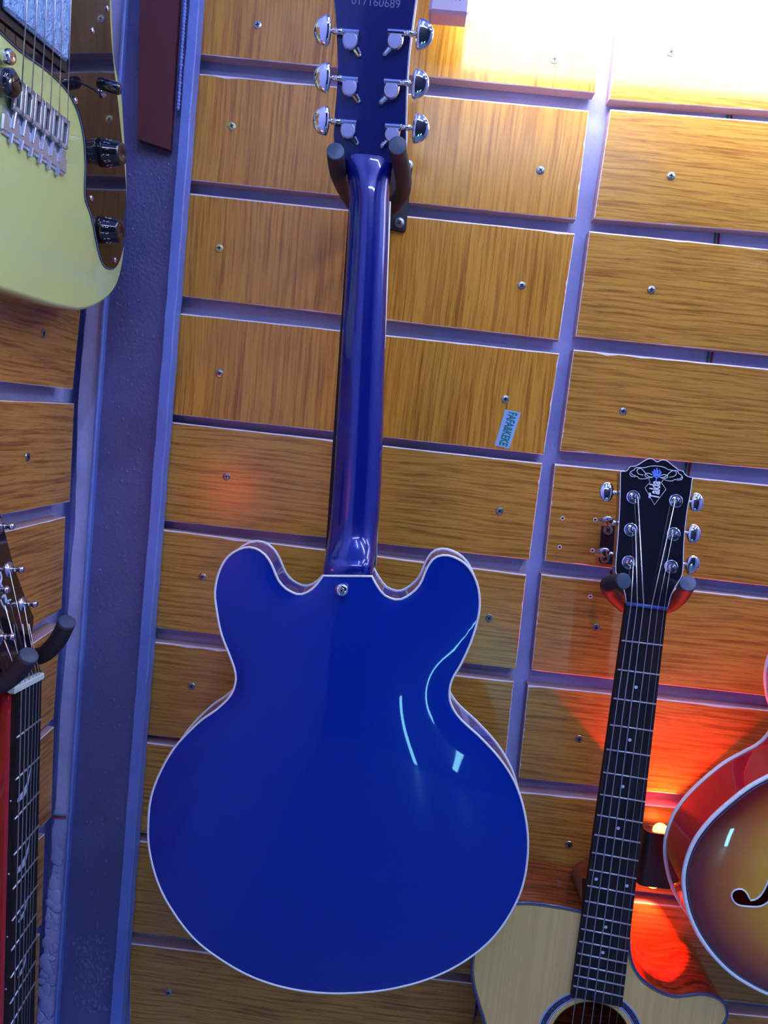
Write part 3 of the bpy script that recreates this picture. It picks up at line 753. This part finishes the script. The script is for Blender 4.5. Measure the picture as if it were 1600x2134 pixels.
posts = [((1319, 1036), (1266, 1025), -1, 0), ((1314, 1104), (1264, 1087), -1, 1.15), ((1309.5, 1172), (1257, 1152), -1, 1.15),
         ((1408, 1044), (1449, 1047), 1, 0), ((1403, 1113), (1443, 1112), 1, 0), ((1398, 1181), (1440, 1177), 1, .3)]
strs = [(1341, 1261), (1328, 1259), (1315, 1257.5), (1358, 1263), (1371, 1265), (1384, 1267)]
ends = [(1232, 2134), (1212, 2134), (1192, 2134), (1250, 2134), (1268, 2134), (1284, 2134)]
for i, ((p, bt, s_, rot), n_, e_) in enumerate(zip(posts, strs, ends)):
    FF = Fr(HA.px(*p), HA.u, HA.v, HA.w)
    front_tuner(ac, FF, s_, HA.px(*bt, -.008), (.0095, .0112, .0034), rot)
    a = FF.P((.003 if s_ < 0 else -.003), 0, .0068); bq = at(n_[0], n_[1] - 1, YF - .0034)
    c_ = at(*e_, YF - .0065); c2 = bq + (c_ - bq) * 1.55
    MB().tube([a, bq, c2], (.00075, .0007, .00065)[i % 3] if i < 3 else (.0006, .0003, .00022)[i % 3], 6).build('string', STRING, ac, True)
# bridge below the frame
bc = at(1170, 2480, YA); FB = Fr(bc, (math.cos(.07), 0, -math.sin(.07)), (math.sin(.07), 0, math.cos(.07)), (0, -1, 0))
MB().box(FB, -.075, .075, -.014, .014, 0, .008, bev=.003).build('bridge', ROSE, ac)
MB().box(FB, -.037, .037, .003, .006, .008, .011).build('saddle', BONE, ac)
# crest and lettering on the headstock
def pz(x, y): return (1290 + x * .1, 940 + y * .1)
def stroke(b, pp, r=.0004, n=24, closed=False, smooth=True):
    P = [tuple(HA.px(*pz(*q), .0005)) for q in pp]
    if smooth: P = crom(P, n, closed)
    elif closed: P = P + [P[0]]
    b.tube(P, r, 5)
b = MB()
stroke(b, [(615,570),(645,650),(535,765),(735,1120),(975,795),(880,665),(915,590)], .00035, smooth=False)
stroke(b, [(310,395),(330,360),(400,345),(520,348),(620,322),(740,312),(860,322),(950,345),(1020,385),(1120,405),(1210,415),(1240,470),(1290,500),(1320,555),(1290,600),(1220,605),(1150,595),(1110,625),(1020,620),(930,595)], n=60)
stroke(b, [(310,395),(240,430),(222,475),(250,525),(310,535),(375,530),(420,575),(500,580),(600,570)], n=30)
for pp in ([(500,500),(410,480),(370,420),(400,370),(450,365),(500,400),(560,480),(620,530),(690,545)], [(690,500),(620,465),(560,470),(535,500),(560,540),(640,555),(700,550)],
           [(1040,545),(1130,530),(1190,480),(1180,430),(1120,410),(1060,440),(1000,500),(930,545),(860,550)], [(860,510),(930,490),(1000,510),(1010,545),(950,570),(870,560)],
           [(255,450),(270,490),(340,510)], [(1300,530),(1280,575),(1200,580)]): stroke(b, pp, .0004, 24)
b.build('crest_line', WHITE, ac)
b = MB()
for pp in ([(785,350),(785,420),(780,520),(765,630)], [(735,380),(720,430),(740,480),(770,500)], [(830,385),(848,430),(830,480),(800,500)], [(685,420),(710,480),(740,520)], [(875,430),(850,490),(820,530)],
           [(760,400),(750,450),(775,500),(800,450),(810,400)], [(700,535),(770,500),(860,545)], [(720,510),(780,560),(840,520)]): stroke(b, pp, .0007, 12)
b.build('crown_emblem', mat('blue_print', srgb(100, 140, 250), .4), ac)
tv, tf = text_geo('Takla', 1, .12, .03); wdt = max(v[0] for v in tv) - min(v[0] for v in tv)
p0, p1 = HA.px(1363, 1040, .0005), HA.px(1366.5, 1003, .0005); dx = (p1 - p0); dirx = dx.normalized(); diry = HA.w.cross(dirx)
sz = dx.length / wdt; cc = (p0 + p1) / 2
ob('lettering', [cc + dirx * v[0] * sz + diry * v[1] * sz * 1.7 for v in tv], tf, WHITE, ac)
hanger('black hanger holding up the acoustic guitar, its plate half hidden by the headstock',
       [(1255, 1093), (1286, 1096), (1281, 1178), (1248, 1173)], [(1266.5, 1105), (1260, 1163)],
       [[at(1300, 1262, -.055), at(1288, 1252, -.066), at(1273, 1236, -.092), at(1266, 1222, -.120), at(1270, 1215, -.141), at(1284, 1212, -.153), at(1299, 1211, -.166)],
        [at(1376, 1266, -.055), at(1394, 1262, -.064), at(1409, 1252, -.088), at(1420, 1240, -.116), at(1427, 1228, -.140), at(1433, 1216, -.163)]],
       .0082, [at(1300, 1262, -.055), at(1276, 1190, -.030)])

# ================================================================ sunburst archtop at the right edge
YS, YSB = -.150, -.088
su = thing('archtop_guitar', 'sunburst archtop guitar with red sides and f-hole, cut off by the right edge', 'guitar', tuple(at(1800, 2134, -.12)))
so = [(1600,1618),(1560,1640),(1520,1671),(1480,1708),(1449,1748),(1432,1786),(1424,1824),(1426,1862),(1436,1905),(1456,1948),(1484,1988),(1520,2024),(1560,2051),(1605,2072),(1680,2095),(1770,2104),(1880,2095),(1980,2060),(2070,1995),(2130,1900),(2150,1800),(2130,1710),(2075,1640),(2020,1600),(2000,1560),(2010,1510),(2035,1450),(2020,1390),(1975,1365),(1930,1385),(1900,1425),(1800,1415),(1770,1375),(1725,1352),(1682,1370),(1658,1408),(1651,1449),(1655,1490),(1666,1530),(1662,1568),(1636,1598)]
s2 = crom([(p.x, p.z) for p in (at(*q, YS) for q in so)], 240)
fh_px = [(1524,1868),(1530,1855),(1546,1852),(1556,1862),(1562,1874),(1578,1866),(1594,1838),(1606,1800),(1616,1765),(1634,1735),(1658,1722),(1672,1732),(1668,1748),(1654,1748),(1645,1756),(1634,1790),(1622,1830),(1604,1866),(1584,1884),(1556,1887),(1534,1884)]
fh = crom([(p.x, p.z) for p in (at(*q, YS - .01) for q in fh_px)], 70)
pts, tris, hts, hat = plate(s2, .006, 1.35, holes=[fh])
ob('top', [V((x, YS - .018 * h, z)) for (x, z), h in zip(pts, hts)], tris, BURST, su, True, attr=[float(h) for h in hts])
loop_tube(su, 'f_hole_binding', [V((x, YS - .018 * hat(x, z) - .0002, z)) for x, z in fh], .0010, CREAM)
MB().loft([[V((x, YS, z)) for x, z in s2], [V((x, YSB, z)) for x, z in s2]], cap=False).build('side', RED, su, True)
bk = plate(s2, .012, 1.3, smooth_it=900)
ob('back', [V((x, YSB + .012 * h, z)) for (x, z), h in zip(bk[0], bk[2])], bk[1], RED, su, True)
loop_tube(su, 'top_binding', [V((x, YS, z)) for x, z in s2], .0024, CREAM, 8)
loop_tube(su, 'back_binding', [V((x, YSB, z)) for x, z in s2], .0024, CREAM, 8)
ins = inset(s2, .0034)
loop_tube(su, 'purfling', [V((x, YS - .018 * hat(x, z) - .0004, z)) for x, z in ins], .0006, mat('blue_purfling', srgb(60, 80, 120), .4))
YNS = YS - .022
FSn = Fr(at(1924, 556, YNS), (1, 0, 0), (0, 0, 1), (0, -1, 0))
sL = lambda t: at(1893 + (1800 - 1893) * t, 560 + (1500 - 560) * t, YNS)
sR = lambda t: at(1955 + (1868 - 1955) * t, 566 + (1506 - 566) * t, YNS)
dn = V((0, .006, 0))
sfb = MB().loft([[sL(t), sR(t), sR(t) + dn, sL(t) + dn] for t in (0, 1)]).build('fingerboard', ROSE, su)
for k in range(1, 21):
    t = (1 - 2 ** (-k / 12)) * 1.42
    if t < 1: MB().tube([sL(t), sR(t)], .0009, 6).build('fret', FRET, sfb, True)
lp_ = []
for t, dep in ((0, .014), (.5, .016), (.78, .018), (.85, .03), (.93, .045)):
    a_, c_ = sL(t) + dn, sR(t) + dn; m_ = (a_ + c_) / 2; h_ = (c_ - a_) / 2
    lp_.append([m_ - h_ * math.cos(math.pi * i / 12) + V((0, dep, 0)) * math.sin(math.pi * i / 12) for i in range(13)])
MB().loft(lp_).build('neck', MAHOG_N, su, True)
hk = [FSn.px(x, y) for x, y in ((1893, 560), (1955, 566), (1992, 500), (1990, 395), (1960, 375), (1938, 388), (1915, 370), (1888, 385), (1868, 490))]
MB().loft([hk, [p + V((0, .014, 0)) for p in hk]]).build('headstock', BLACKG, su)
MB().tube([sL(0), sR(0)], .0022, 8).build('nut', BONE, su, True)
bm = (sL(1) + sR(1)) / 2; ax = (bm - (sL(0) + sR(0)) / 2).normalized(); cr = V((-ax.z, 0, ax.x)); cr = cr if cr.x > 0 else -cr
FBd = Fr(V((bm.x, YS - .018, bm.z)), cr, -ax, (0, -1, 0))
for yy in (-.035, -.115): MB().box(FBd, -.034, .034, yy - .018, yy + .018, -.004, .006, bev=.003).build('pickup', CHROME, su)
MB().box(FBd, -.038, .038, -.156, -.148, 0, .010, bev=.002).build('bridge', CHROME, su)
MB().box(FBd, -.045, .045, -.196, -.184, -.002, .008, bev=.003).build('tailpiece', CHROME, su)
for k, (x, y) in enumerate(((1884, 490), (1888, 450), (1892, 408), (1975, 498), (1978, 456), (1978, 412))):
    sd_ = -1 if k < 3 else 1; FF = Fr(FSn.px(x, y), FSn.u, FSn.v, FSn.w)
    front_tuner(su, FF, sd_, FF.P(sd_ * .026, 0, -.008))
    q_ = (.15 + .7 * (k if k < 3 else 8 - k) / 5); n_ = sL(0).lerp(sR(0), q_) + V((0, -.003, 0)); e_ = FBd.P(-.026 + .052 * (k if k < 3 else 8 - k) / 5, -.150, .011)
    MB().tube([FF.P(0, 0, .006), n_, e_, FBd.P(-.026 + .052 * (k if k < 3 else 8 - k) / 5, -.19, .006)], .0004, 6).build('string', STRING, su, True)

# ================================================================ up and down wall lamp
wl = thing('wall_lamp', 'black up and down wall lamp glowing red beside the acoustic guitar neck', 'lamp', tuple(at(1368, 1795, PF)))
cT, cB = at(1366, 1738, -.052), at(1366, 1850, -.052); Hh = (cT - cB).length
FLm = Fr(cB + V((0, .012, 0)), (1, 0, 0), (0, -1, 0), (0, 0, 1)); R0 = .0215
def rrect(w, d, r, c, n=6):
    L = []
    for sx, sy, a0 in ((1, -1, -90), (1, 1, 0), (-1, 1, 90), (-1, -1, 180)):
        for k in range(n + 1):
            a = math.radians(a0 + 90 * k / n); L.append(FLm.P(sx * (w - r) + r * math.cos(a), sy * (d - r) + r * math.sin(a), c))
    return L
MB().loft([rrect(R0 - .003, .009, .005, .003), rrect(R0 - .003, .009, .005, 0), rrect(R0, .012, .008, 0), rrect(R0, .012, .008, Hh), rrect(R0 - .003, .009, .005, Hh), rrect(R0 - .003, .009, .005, Hh - .003)]).build('body', BLACKM, wl)
for z, s_ in ((Hh - .002, 1), (.002, -1)):
    MB().ell(FLm, (0, 0, z), (.0095, .0082, .0095), 20, 10).build('lens', REDLENS, wl, True)
MB().box(Fr(at(1368, 1795, PF), (1, 0, 0), (0, 0, 1), (0, -1, 0)), -.012, .012, -.015, .015, .0, .0075, bev=.001).build('mount', BLACKM, wl)
def spot(name, loc, d, e, size, blend, color=(1, .03, .01), r=.004, parent=None):
    l = bpy.data.lights.new(name, 'SPOT'); l.energy = e; l.color = color; l.spot_size = math.radians(size); l.spot_blend = blend; l.shadow_soft_size = r
    o = bpy.data.objects.new(name, l); COL.objects.link(o)
    o.rotation_euler = V(d).to_track_quat('-Z', 'Y').to_euler(); o.location = V(loc) - (wloc(parent) if parent else V((0, 0, 0)))
    if parent: o.parent = parent
    return o
pc = FLm.P(0, 0, Hh + .009); pd = FLm.P(0, 0, -.009)
spot('lamp_beam', pc, (-.07, .0, 1), 4, 86, .05, parent=wl)
spot('lamp_beam', pc, (0.0, .3, 1), .12, 75, .3, (1, .3, .03), parent=wl)
spot('lamp_beam', pd, (-.02, .0, -1), 3.2, 76, .08, parent=wl)

# small red spot lamp on the left wall, outside the picture, under the yellow guitar
sl_ = thing('spot_lamp', 'small black spot lamp shining red, on the left wall under the yellow guitar', 'lamp', (XP, -.64, -.16))
MB().box(Fr((XP, -.64, -.16), (0, 1, 0), (0, 0, 1), (1, 0, 0)), -.02, .02, -.02, .02, 0, .012, bev=.002).build('mount', BLACKM, sl_)
sa = V((XP + .012, -.64, -.16)); sdv = (V((-.05, 0, .02)) - V((-.37, -.6, -.16))).normalized()
MB().tube([sa, sa + V((.018, .0, .0))], .005, 8).build('arm', BLACKM, sl_, True)
FSp = Fr(sa + V((.022, 0, 0)), sdv.orthogonal(), sdv.cross(sdv.orthogonal()), sdv)
MB().lathe(FSp, [(.008, -.02), (.013, -.016), (.014, .03), (.012, .03), (.012, .022)], 20).build('head', BLACKM, sl_, True)
MB().ell(FSp, (0, 0, .024), (.011, .011, .004), 16, 8).build('lens', REDDIM, sl_, True)
spot('lamp_beam', FSp.P(0, 0, .034), sdv, .7, 130, 1.0, (1, .10, .02), .045, sl_)

# ================================================================ yellow electric guitar on the left wall
ang = math.radians(6)
YO0 = at(266, 400, -.100)
GY = Fr(YO0, (math.sin(ang), math.cos(ang), 0), (0, 0, 1), (math.cos(ang), -math.sin(ang), 0))
ye = thing('electric_guitar', 'butter yellow electric guitar with black pickguard on the left wall', 'guitar', tuple(GY.P(-.16, .1, -.04)))
yo = [(236.5,0),(238,60),(241,124),(250,170),(257,205),(261,272),(265.5,340),(267,400),(266.5,439),(263,500),(259,540),(251,580),(240,605),(225,622),(201,638),(173,647),(148,645),(124,640),(95,632),(62,622),(30,611)]
y2 = [GY.px2(*p) for p in yo]
cxm = -.163
low = [p for p in y2 if p[0] > cxm]
tp = y2[0]
upper = [(tp[0] + .006, tp[1] + .035), (tp[0] + .018, tp[1] + .09), (tp[0] + .012, tp[1] + .145), (tp[0] - .02, tp[1] + .18), (tp[0] - .05, tp[1] + .17), (cxm + .045, tp[1] + .11), (cxm + .03, tp[1] + .10)]
mir = [(2 * cxm - x, y) for x, y in low][::-1]
full = crom(low + mir + [(2 * cxm - x, y) for x, y in upper] + upper[::-1], 240)
L = [[GY.P(x, y, c) for x, y in inset(full, i)] for c, i in ((-.045, .004), (-.041, 0), (-.004, 0), (-.0012, .0012), (0, .004))]
MB().loft(L).build('body', YELLOW, ye, True)
# flat faces should stay flat
pgp = [(0,68),(46,111),(93,145),(133,182),(158,223),(173,278),(178,340),(177.5,414),(189,448),(199,495),(207,532),(214,550),(223,560),(238,561),(247,549),(254,528),(260,500),(263,439),(261,371),(252,278),(244,201),(236,130),(230,60),(228,0)]
pg = [GY.px2(*p, .001) for p in pgp]
pg = pg + [(pg[-1][0] - .012, pg[-1][1] + .05), (cxm + .02, pg[-1][1] + .09), (cxm - .05, pg[-1][1] + .06), (pg[0][0] - .06, pg[0][1] + .03), (pg[0][0] - .03, pg[0][1] + .004)]
pgl = crom(pg, 200)
MB().loft([[GY.P(x, y, .0002) for x, y in pgl], [GY.P(x, y, .0009) for x, y in pgl]]).build('pickguard', [BLACKG], ye)
MB().loft([[GY.P(x, y, .0009) for x, y in inset(pgl, .0003)], [GY.P(x, y, .0013) for x, y in inset(pgl, .0004)]]).build('pickguard_ply', mat('ply_line', srgb(120, 135, 190), .3), ye)
MB().loft([[GY.P(x, y, .0013) for x, y in inset(pgl, .0010)], [GY.P(x, y, .0020) for x, y in inset(pgl, .0013)]]).build('pickguard_top', BLACKG, ye)
for x, y in ((224, 18), (193, 64), (158, 210), (190, 413), (240, 542)):
    q = GY.px(x, y, .002); MB().lathe(Fr(q, GY.u, GY.v, GY.w), [(.0032, 0), (.0030, .0008), (.0014, .0013)], 12).build('pickguard_screw', CHROME, ye, True)
# pickup
pk = [GY.px2(*p, .008) for p in ((11, 19), (141, 130))]
ux = pk[1][0] - pk[0][0]; sl = (pk[1][1] - pk[0][1]) / ux
FP = Fr(GY.P(pk[1][0], pk[1][1], .002), GY.u + GY.v * sl, GY.v - GY.u * sl, GY.w); Lp = math.hypot(ux, pk[1][1] - pk[0][1])
MB().box(FP, -Lp - .006, .005, -.007, .075, 0, .0022).build('pickup_ring', BLACKM, ye)
MB().box(FP, -Lp, 0, 0, .068, .002, .0075, bev=.002).build('pickup', CRINKLE, ye, label='chrome pickup cover still wrapped in crinkled film')
# bridge
bp = [GY.px2(*p, .006) for p in ((38, 200), (134, 277))]
sl2 = math.atan2(bp[1][1] - bp[0][1], bp[1][0] - bp[0][0]); FBr = Fr(GY.P(*bp[0], 0), GY.u * math.cos(sl2) + GY.v * math.sin(sl2), GY.v * math.cos(sl2) - GY.u * math.sin(sl2), GY.w)
Lb = math.hypot(bp[1][0] - bp[0][0], bp[1][1] - bp[0][1])
br = MB().box(FBr, -.012, Lb + .014, -.032, -.018, .0, .003, bev=.0012).box(FBr, -.010, Lb + .012, -.034, -.012, 0, .002).build('bridge', BRIDGEC, ye)
tops = [(56, 0), (77, 0), (97, 0), (115, 0), (131, 0), (148, 0)]
for i in range(6):
    x = Lb * i / 5; b = MB(); w = Lb / 5 * .43
    for c0_, c1_ in ((.004, .0072),):
        for a0, a1, e0, e1 in ((-w, -w * .45, -.013, .013), (w * .45, w, -.013, .013), (-w, w, .0085, .013), (-w, w, -.013, -.009)):
            b.box(FBr, x + a0, x + a1, e0, e1, c0_, c1_, bev=.0004)
    b.tube([FBr.P(x, -.026, .003), FBr.P(x, -.012, .0045)], .0016, 8)
    b.tube([FBr.P(x, -.038, .002), FBr.P(x, -.030, .003)], .0020, 8)
    sdl = b.build('saddle', BRIDGEC, br)
    MB().box(FBr, x - w * .5, x + w * .5, -.010, .010, .0015, .0045).build('saddle_slot', BLACKM, sdl)
    b0 = FBr.P(x, .004, .0085); t0 = GY.px(*tops[i], .012)
    MB().tube([b0, b0 + (t0 - b0) * 1.9], .0006 - .00005 * i, 6).build('string', STRING, ye, True)
# stud and lever post at the near end of the bridge
q = GY.px(3, 118, .001); FS = Fr(q, GY.u, GY.v, GY.w)
MB().lathe(FS, [(.006, 0), (.006, .008), (.0045, .010), (.003, .0095)], 20).build('bridge_stud', CHROME, ye, True)
q = GY.px(-2, 172, .0); FS = Fr(q, GY.u, GY.v, GY.w)
MB().lathe(FS, [(.011, 0), (.011, .012), (.008, .014)], 20).build('arm_socket', BLACKG, ye, True)
# selector switch
q = GY.px(213, 194, .002); FS = Fr(q, GY.u, GY.v, GY.w)
MB().lathe(FS, [(.0048, 0), (.0048, .002), (.0030, .0026), (.0030, .004)], 16).build('switch_nut', CHROME, ye, True)
tipb = GY.px(200, 172, .009); tipe = GY.px(250, 185, .016)
d = GY.w * .8 - GY.v * .15 + GY.u * .1
s0 = GY.px(205, 172, .012)
MB().tube([q + GY.w * .003, s0], .0012, 8).build('switch_lever', CHROME, ye, True)
MB().tube([s0, s0 + d * .004, s0 + d * .024, s0 + d * .026], [.0045, .0058, .0058, .0048], 14).build('switch_tip', BLACKG, ye, True)
for (kx, ky), (ex_, ey_) in (((217, 318), (262, 321)), ((216, 479), (262, 480))):
    q = GY.px(kx, ky, .002); FK = Fr(q, GY.u, GY.v, GY.w)
    # height of the knob from the picture position of its cap
    hgt = .019
    kb = MB().lathe(FK, [(.0138, 0), (.0138, .004), (.0128, .0055), (.0112, hgt - .001), (.0106, hgt), (.0060, hgt + .0002), (.0040, hgt - .0012)], 30).build('control_knob', BLACKG, ye, True)
    nv, nf = [], []
    for dgt in range(11):
        a = math.radians(125 + dgt * 27); rr = .0121
        tv, tf = text_geo(str(dgt), .0052)
        r_ = FK.u * math.cos(a) + FK.v * math.sin(a); tg = (-FK.u * math.sin(a) + FK.v * math.cos(a)); up_ = (FK.w * .95 - r_ * .08)
        o0 = FK.o + r_ * (rr + .0002) + FK.w * .0095; B_ = len(nv)
        nv += [o0 + tg * v[0] + up_ * v[1] for v in tv]; nf += [tuple(i + B_ for i in f_) for f_ in tf]
        bb = MB().tube([FK.o + r_ * .0134 + FK.w * .0052, FK.o + r_ * .0128 + FK.w * .0068], .0003, 4)
        B_ = len(nv); nv += bb.v; nf += [tuple(i + B_ for i in f_) for f_ in bb.f]
    ob('dial_numbers', nv, nf, WHITE, kb)
# neck and head above the frame
zt = upper[-1][1]
MB().box(GY, cxm - .028, cxm + .028, zt - .09, zt + .40, .001, .010).build('neck', ROSE, ye)
MB().box(GY, cxm - .04, cxm + .035, zt + .40, zt + .56, -.012, .002, bev=.003).build('headstock', YELLOW, ye)

# ================================================================ red guitar, lower left, on its hanger
XF = -.340
re_ = thing('red_guitar', 'red guitar at the lower left edge, showing its dark fretboard and black headstock', 'guitar', tuple(atX(50, 1900, XF)))
FX = Fr((XF, 0, 0), (0, 1, 0), (0, 0, 1), (1, 0, 0))
eN = lambda t: FX.px(37 + (21 - 37) * t, 1438 + (2060 - 1438) * t)     # near edge of the fretboard
eF = lambda t: FX.px(87 + (74 - 87) * t, 1405 + (2001 - 1405) * t)
td = V((-.006, 0, 0))
fb = MB().loft([[eN(t), eF(t), eF(t) + td, eN(t) + td] for t in (0, .5, 1, 2.3)]).build('fingerboard', ROSE, re_)
nearz = [1537, 1625, 1707, 1782, 1853, 1919, 1981, 2038, 2092, 2140]
farz = [1498, 1576, 1649, 1720, 1785, 1844, 1902, 1953, 2001, 2046]
for a, c in zip(nearz, farz):
    ta = (a - 1438) / 622; tc = (c - 1405) / 596
    MB().tube([eN(ta) + V((.0003, 0, 0)), eF(tc) + V((.0003, 0, 0))], .0010, 6).build('fret', FRET, fb, True)
for k, y in enumerate((1650, 1797, 1905, 2020)):
    c_ = FX.px2(52 - k * 1.5, y, .0003)
    shp = [(-.014, -.004), (-.006, -.005), (.002, -.003), (.006, .004), (.008, .012), (.010, .022), (.006, .013), (.001, .006), (-.006, .002), (-.013, .0)]
    sc_ = 1 if k < 2 else .7
    lp = crom([(c_[0] + x * sc_, c_[1] + y_ * sc_) for x, y_ in shp], 30)
    MB().loft([[FX.P(x, y_, -.0002) for x, y_ in lp], [FX.P(x, y_, .0003) for x, y_ in lp]]).build('bird_inlay', DOT, fb)
for y in (1670, 1822, 1953, 2062):
    t = (y - 1438) / 622; p = eN(t) + V((-.004, -.0001, 0))
    MB().lathe(Fr(p, (1, 0, 0), (0, 0, 1), (0, -1, 0)), [(.0009, 0), (.0009, .0002)], 8).build('side_dot', DOT, fb)
loops = []
for t in (-.03, .1, .4, .7, 1, 2.3):
    a, c = eN(t) + td, eF(t) + td; mid = (a + c) / 2; hw = (c - a) / 2
    loops.append([mid - hw * math.cos(math.pi * i / 14) * 1.0 + V((-.021, 0, 0)) * math.sin(math.pi * i / 14) ** .9 for i in range(15)])
MB().loft(loops).build('neck', RED, re_, True)
# nut
n0, n1 = FX.px(24, 1440, .002), FX.px(86, 1408, .002)
FN = Fr(n0, n1 - n0, (0, 0, 1), (1, 0, 0)); LN = (n1 - n0).length
MB().box(FN, 0, LN, -.003, .0035, -.004, .0035, bev=.001).build('nut', BONE, re_)
# headstock
tl = .13
HR = Fr((XF - .001, 0, atX(60, 1400, XF).z), (0, 1, 0), (-math.sin(tl), 0, math.cos(tl)), (math.cos(tl), 0, math.sin(tl)))
hf = [(87,1403),(64,1345),(69,1302),(70,1285),(57,1256),(44.5,1223),(28,1178),(10,1108),(1,1076),(-18,1010),(-28,965)]
h2 = [HR.px2(*p) for p in hf]
wN = .050
hn2 = [(h2[-1][0] - .03, h2[-1][1] + .012), (h2[-1][0] - .075, h2[-1][1] - .005), (h2[3][0] - .092, h2[5][1]), (h2[3][0] - .090, h2[3][1]), (h2[0][0] - wN, h2[0][1])]
hp = h2 + hn2
MB().loft([[HR.P(x, y, 0) for x, y in hp], [HR.P(x, y, -.014) for x, y in hp]]).build('headstock', BLACKG, re_)
for (wx, wy), sd_ in (((-3, 1097), 1), ((18, 1187), 1), ((47, 1259), 1), ((-45, 1150), -1), ((-14, 1229), -1), ((-2, 1327), -1)):
    FF = Fr(HR.px(wx, wy), HR.u, HR.v, HR.w)
    b = MB(); b.lathe(FF, [(.0075, 0), (.0072, .001), (.0050, .0018), (.0040, .003)], 20)
    t_ = b.build('tuner', CHROME, re_, True)
    MB().lathe(FF, [(.0030, .002), (.0028, .007), (.0020, .009), (.0032, .0105), (.0034, .013), (.002, .0145)], 14).build('post', CHROME, t_, True)
b = MB()
for pp in ([(0,1192),(3,1204),(1,1216),(6,1226)], [(4,1246),(10,1240),(14,1252),(22,1250)], [(1,1250),(6,1262),(15,1275)], [(9,1240),(12,1256)]):
    b.tube(crom([tuple(HR.px(*q, .0004)) for q in pp], 14, False), .0009, 6)
b.build('script_mark', DOT, re_)
for i, (sx, sy, ex2) in enumerate(((45, 1432, 36), (54, 1427, 44), (62, 1421, 52))):
    a = FX.px(sx, sy, .0045); c_ = FX.px(ex2 - 7, 2134, .006)
    tpx = ((6, 1326), (10, 1262), (47, 1300))[i]; pt = HR.px(*tpx, .004)
    MB().tube([pt, a, a + (c_ - a) * 1.3], .0006, 6).build('string', STRING, re_, True)
for i, (sx, sy, ex2) in enumerate(((70, 1416, 58), (77, 1412, 63), (83, 1409, 68))):
    a = FX.px(sx, sy, .0045); c_ = FX.px(ex2 - 7, 2134, .006)
    tpx = ((20, 1190), (50, 1262), (60, 1300))[i]; pt = HR.px(*tpx, .006)
    MB().tube([pt, a, a + (c_ - a) * 1.3], .00035, 6).build('string', STRING, re_, True)
# body, below the frame
zb = eN(2.3).z; yc = (eN(2.3).y + eF(2.3).y) / 2
bod = crom([(yc - .03, zb + .04), (yc - .10, zb + .06), (yc - .14, zb), (yc - .12, zb - .08), (yc - .14, zb - .16), (yc - .18, zb - .24), (yc - .13, zb - .33), (yc, zb - .36), (yc + .13, zb - .33), (yc + .18, zb - .24), (yc + .14, zb - .16), (yc + .12, zb - .08), (yc + .14, zb), (yc + .10, zb + .06), (yc + .03, zb + .04)], 120)
MB().loft([[FX.P(x, y, c - .008) for x, y in inset(bod, i)] for c, i in ((-.040, .004), (-.036, 0), (-.003, 0), (0, .004))]).build('body', RED, re_, True)
# its hanger
hg = thing('guitar_hanger', 'black hanger with two foam padded prongs at the left edge, under the red guitar headstock', 'hanger', tuple(atX(60, 1400, XP)), 'padded wall hangers')
tips = [(FX.px(140, 1296, .028), FX.px(78, 1368, -.012)), (FX.px(60, 1366, .030), FX.px(-20, 1432, -.012))]
MB().box(Fr(V((XP, (tips[0][1].y + tips[1][1].y) / 2, tips[0][1].z)), (0, 1, 0), (0, 0, 1), (1, 0, 0)), -.02, .02, -.05, .04, 0, .004, bev=.001).build('plate', BLACKM, hg)
for tp_, bs in tips:
    mid = tp_.lerp(bs, .5) + V((.004, 0, -.003)); pts = crom([tuple(V((XP + .006, bs.y, bs.z))), tuple(bs), tuple(mid), tuple(tp_)], 24, False)
    o = MB().tube(pts, [.0085] * 24, 20).build('prong', FOAM, hg, True)
    e = V(pts[-1]); d = (e - V(pts[-3])).normalized(); FF = Fr(e, d.orthogonal(), d.cross(d.orthogonal()), d)
    MB().lathe(FF, [(.0084, -.0002), (.0082, .0008), (.0074, .0014), (.001, .0018)], 24).build('end_plug', PLUG, o)

# ---------------------------------------------------------------- sticker
cq = [at(*p, PF - .0002) for p in ((1052.5, 853), (1085, 860), (1061, 935.5), (1030.6, 928))]
stk = thing('sticker', 'small pale blue sticker with teal capitals, stuck sideways below a panel screw', 'sticker', tuple(cq[3]))
MB().loft([[p + V((0, -.0003, 0)) for p in cq], cq]).build('backing', STICK, stk)
tv, tf = text_geo('FAFA&KEKE', 1, 0, .03); x0 = min(v[0] for v in tv); x1 = max(v[0] for v in tv); y0 = min(v[1] for v in tv); y1 = max(v[1] for v in tv)
def stp(v):
    s_ = .04 + .92 * (v[0] - x0) / (x1 - x0); r_ = .24 + .58 * (v[1] - y0) / (y1 - y0)
    L_ = cq[0].lerp(cq[3], s_); R_ = cq[1].lerp(cq[2], s_); return L_.lerp(R_, r_) + V((0, -.0006, 0))
ob('lettering', [stp(v) for v in tv], tf, TEAL, stk)

print('objects', len(bpy.data.objects))
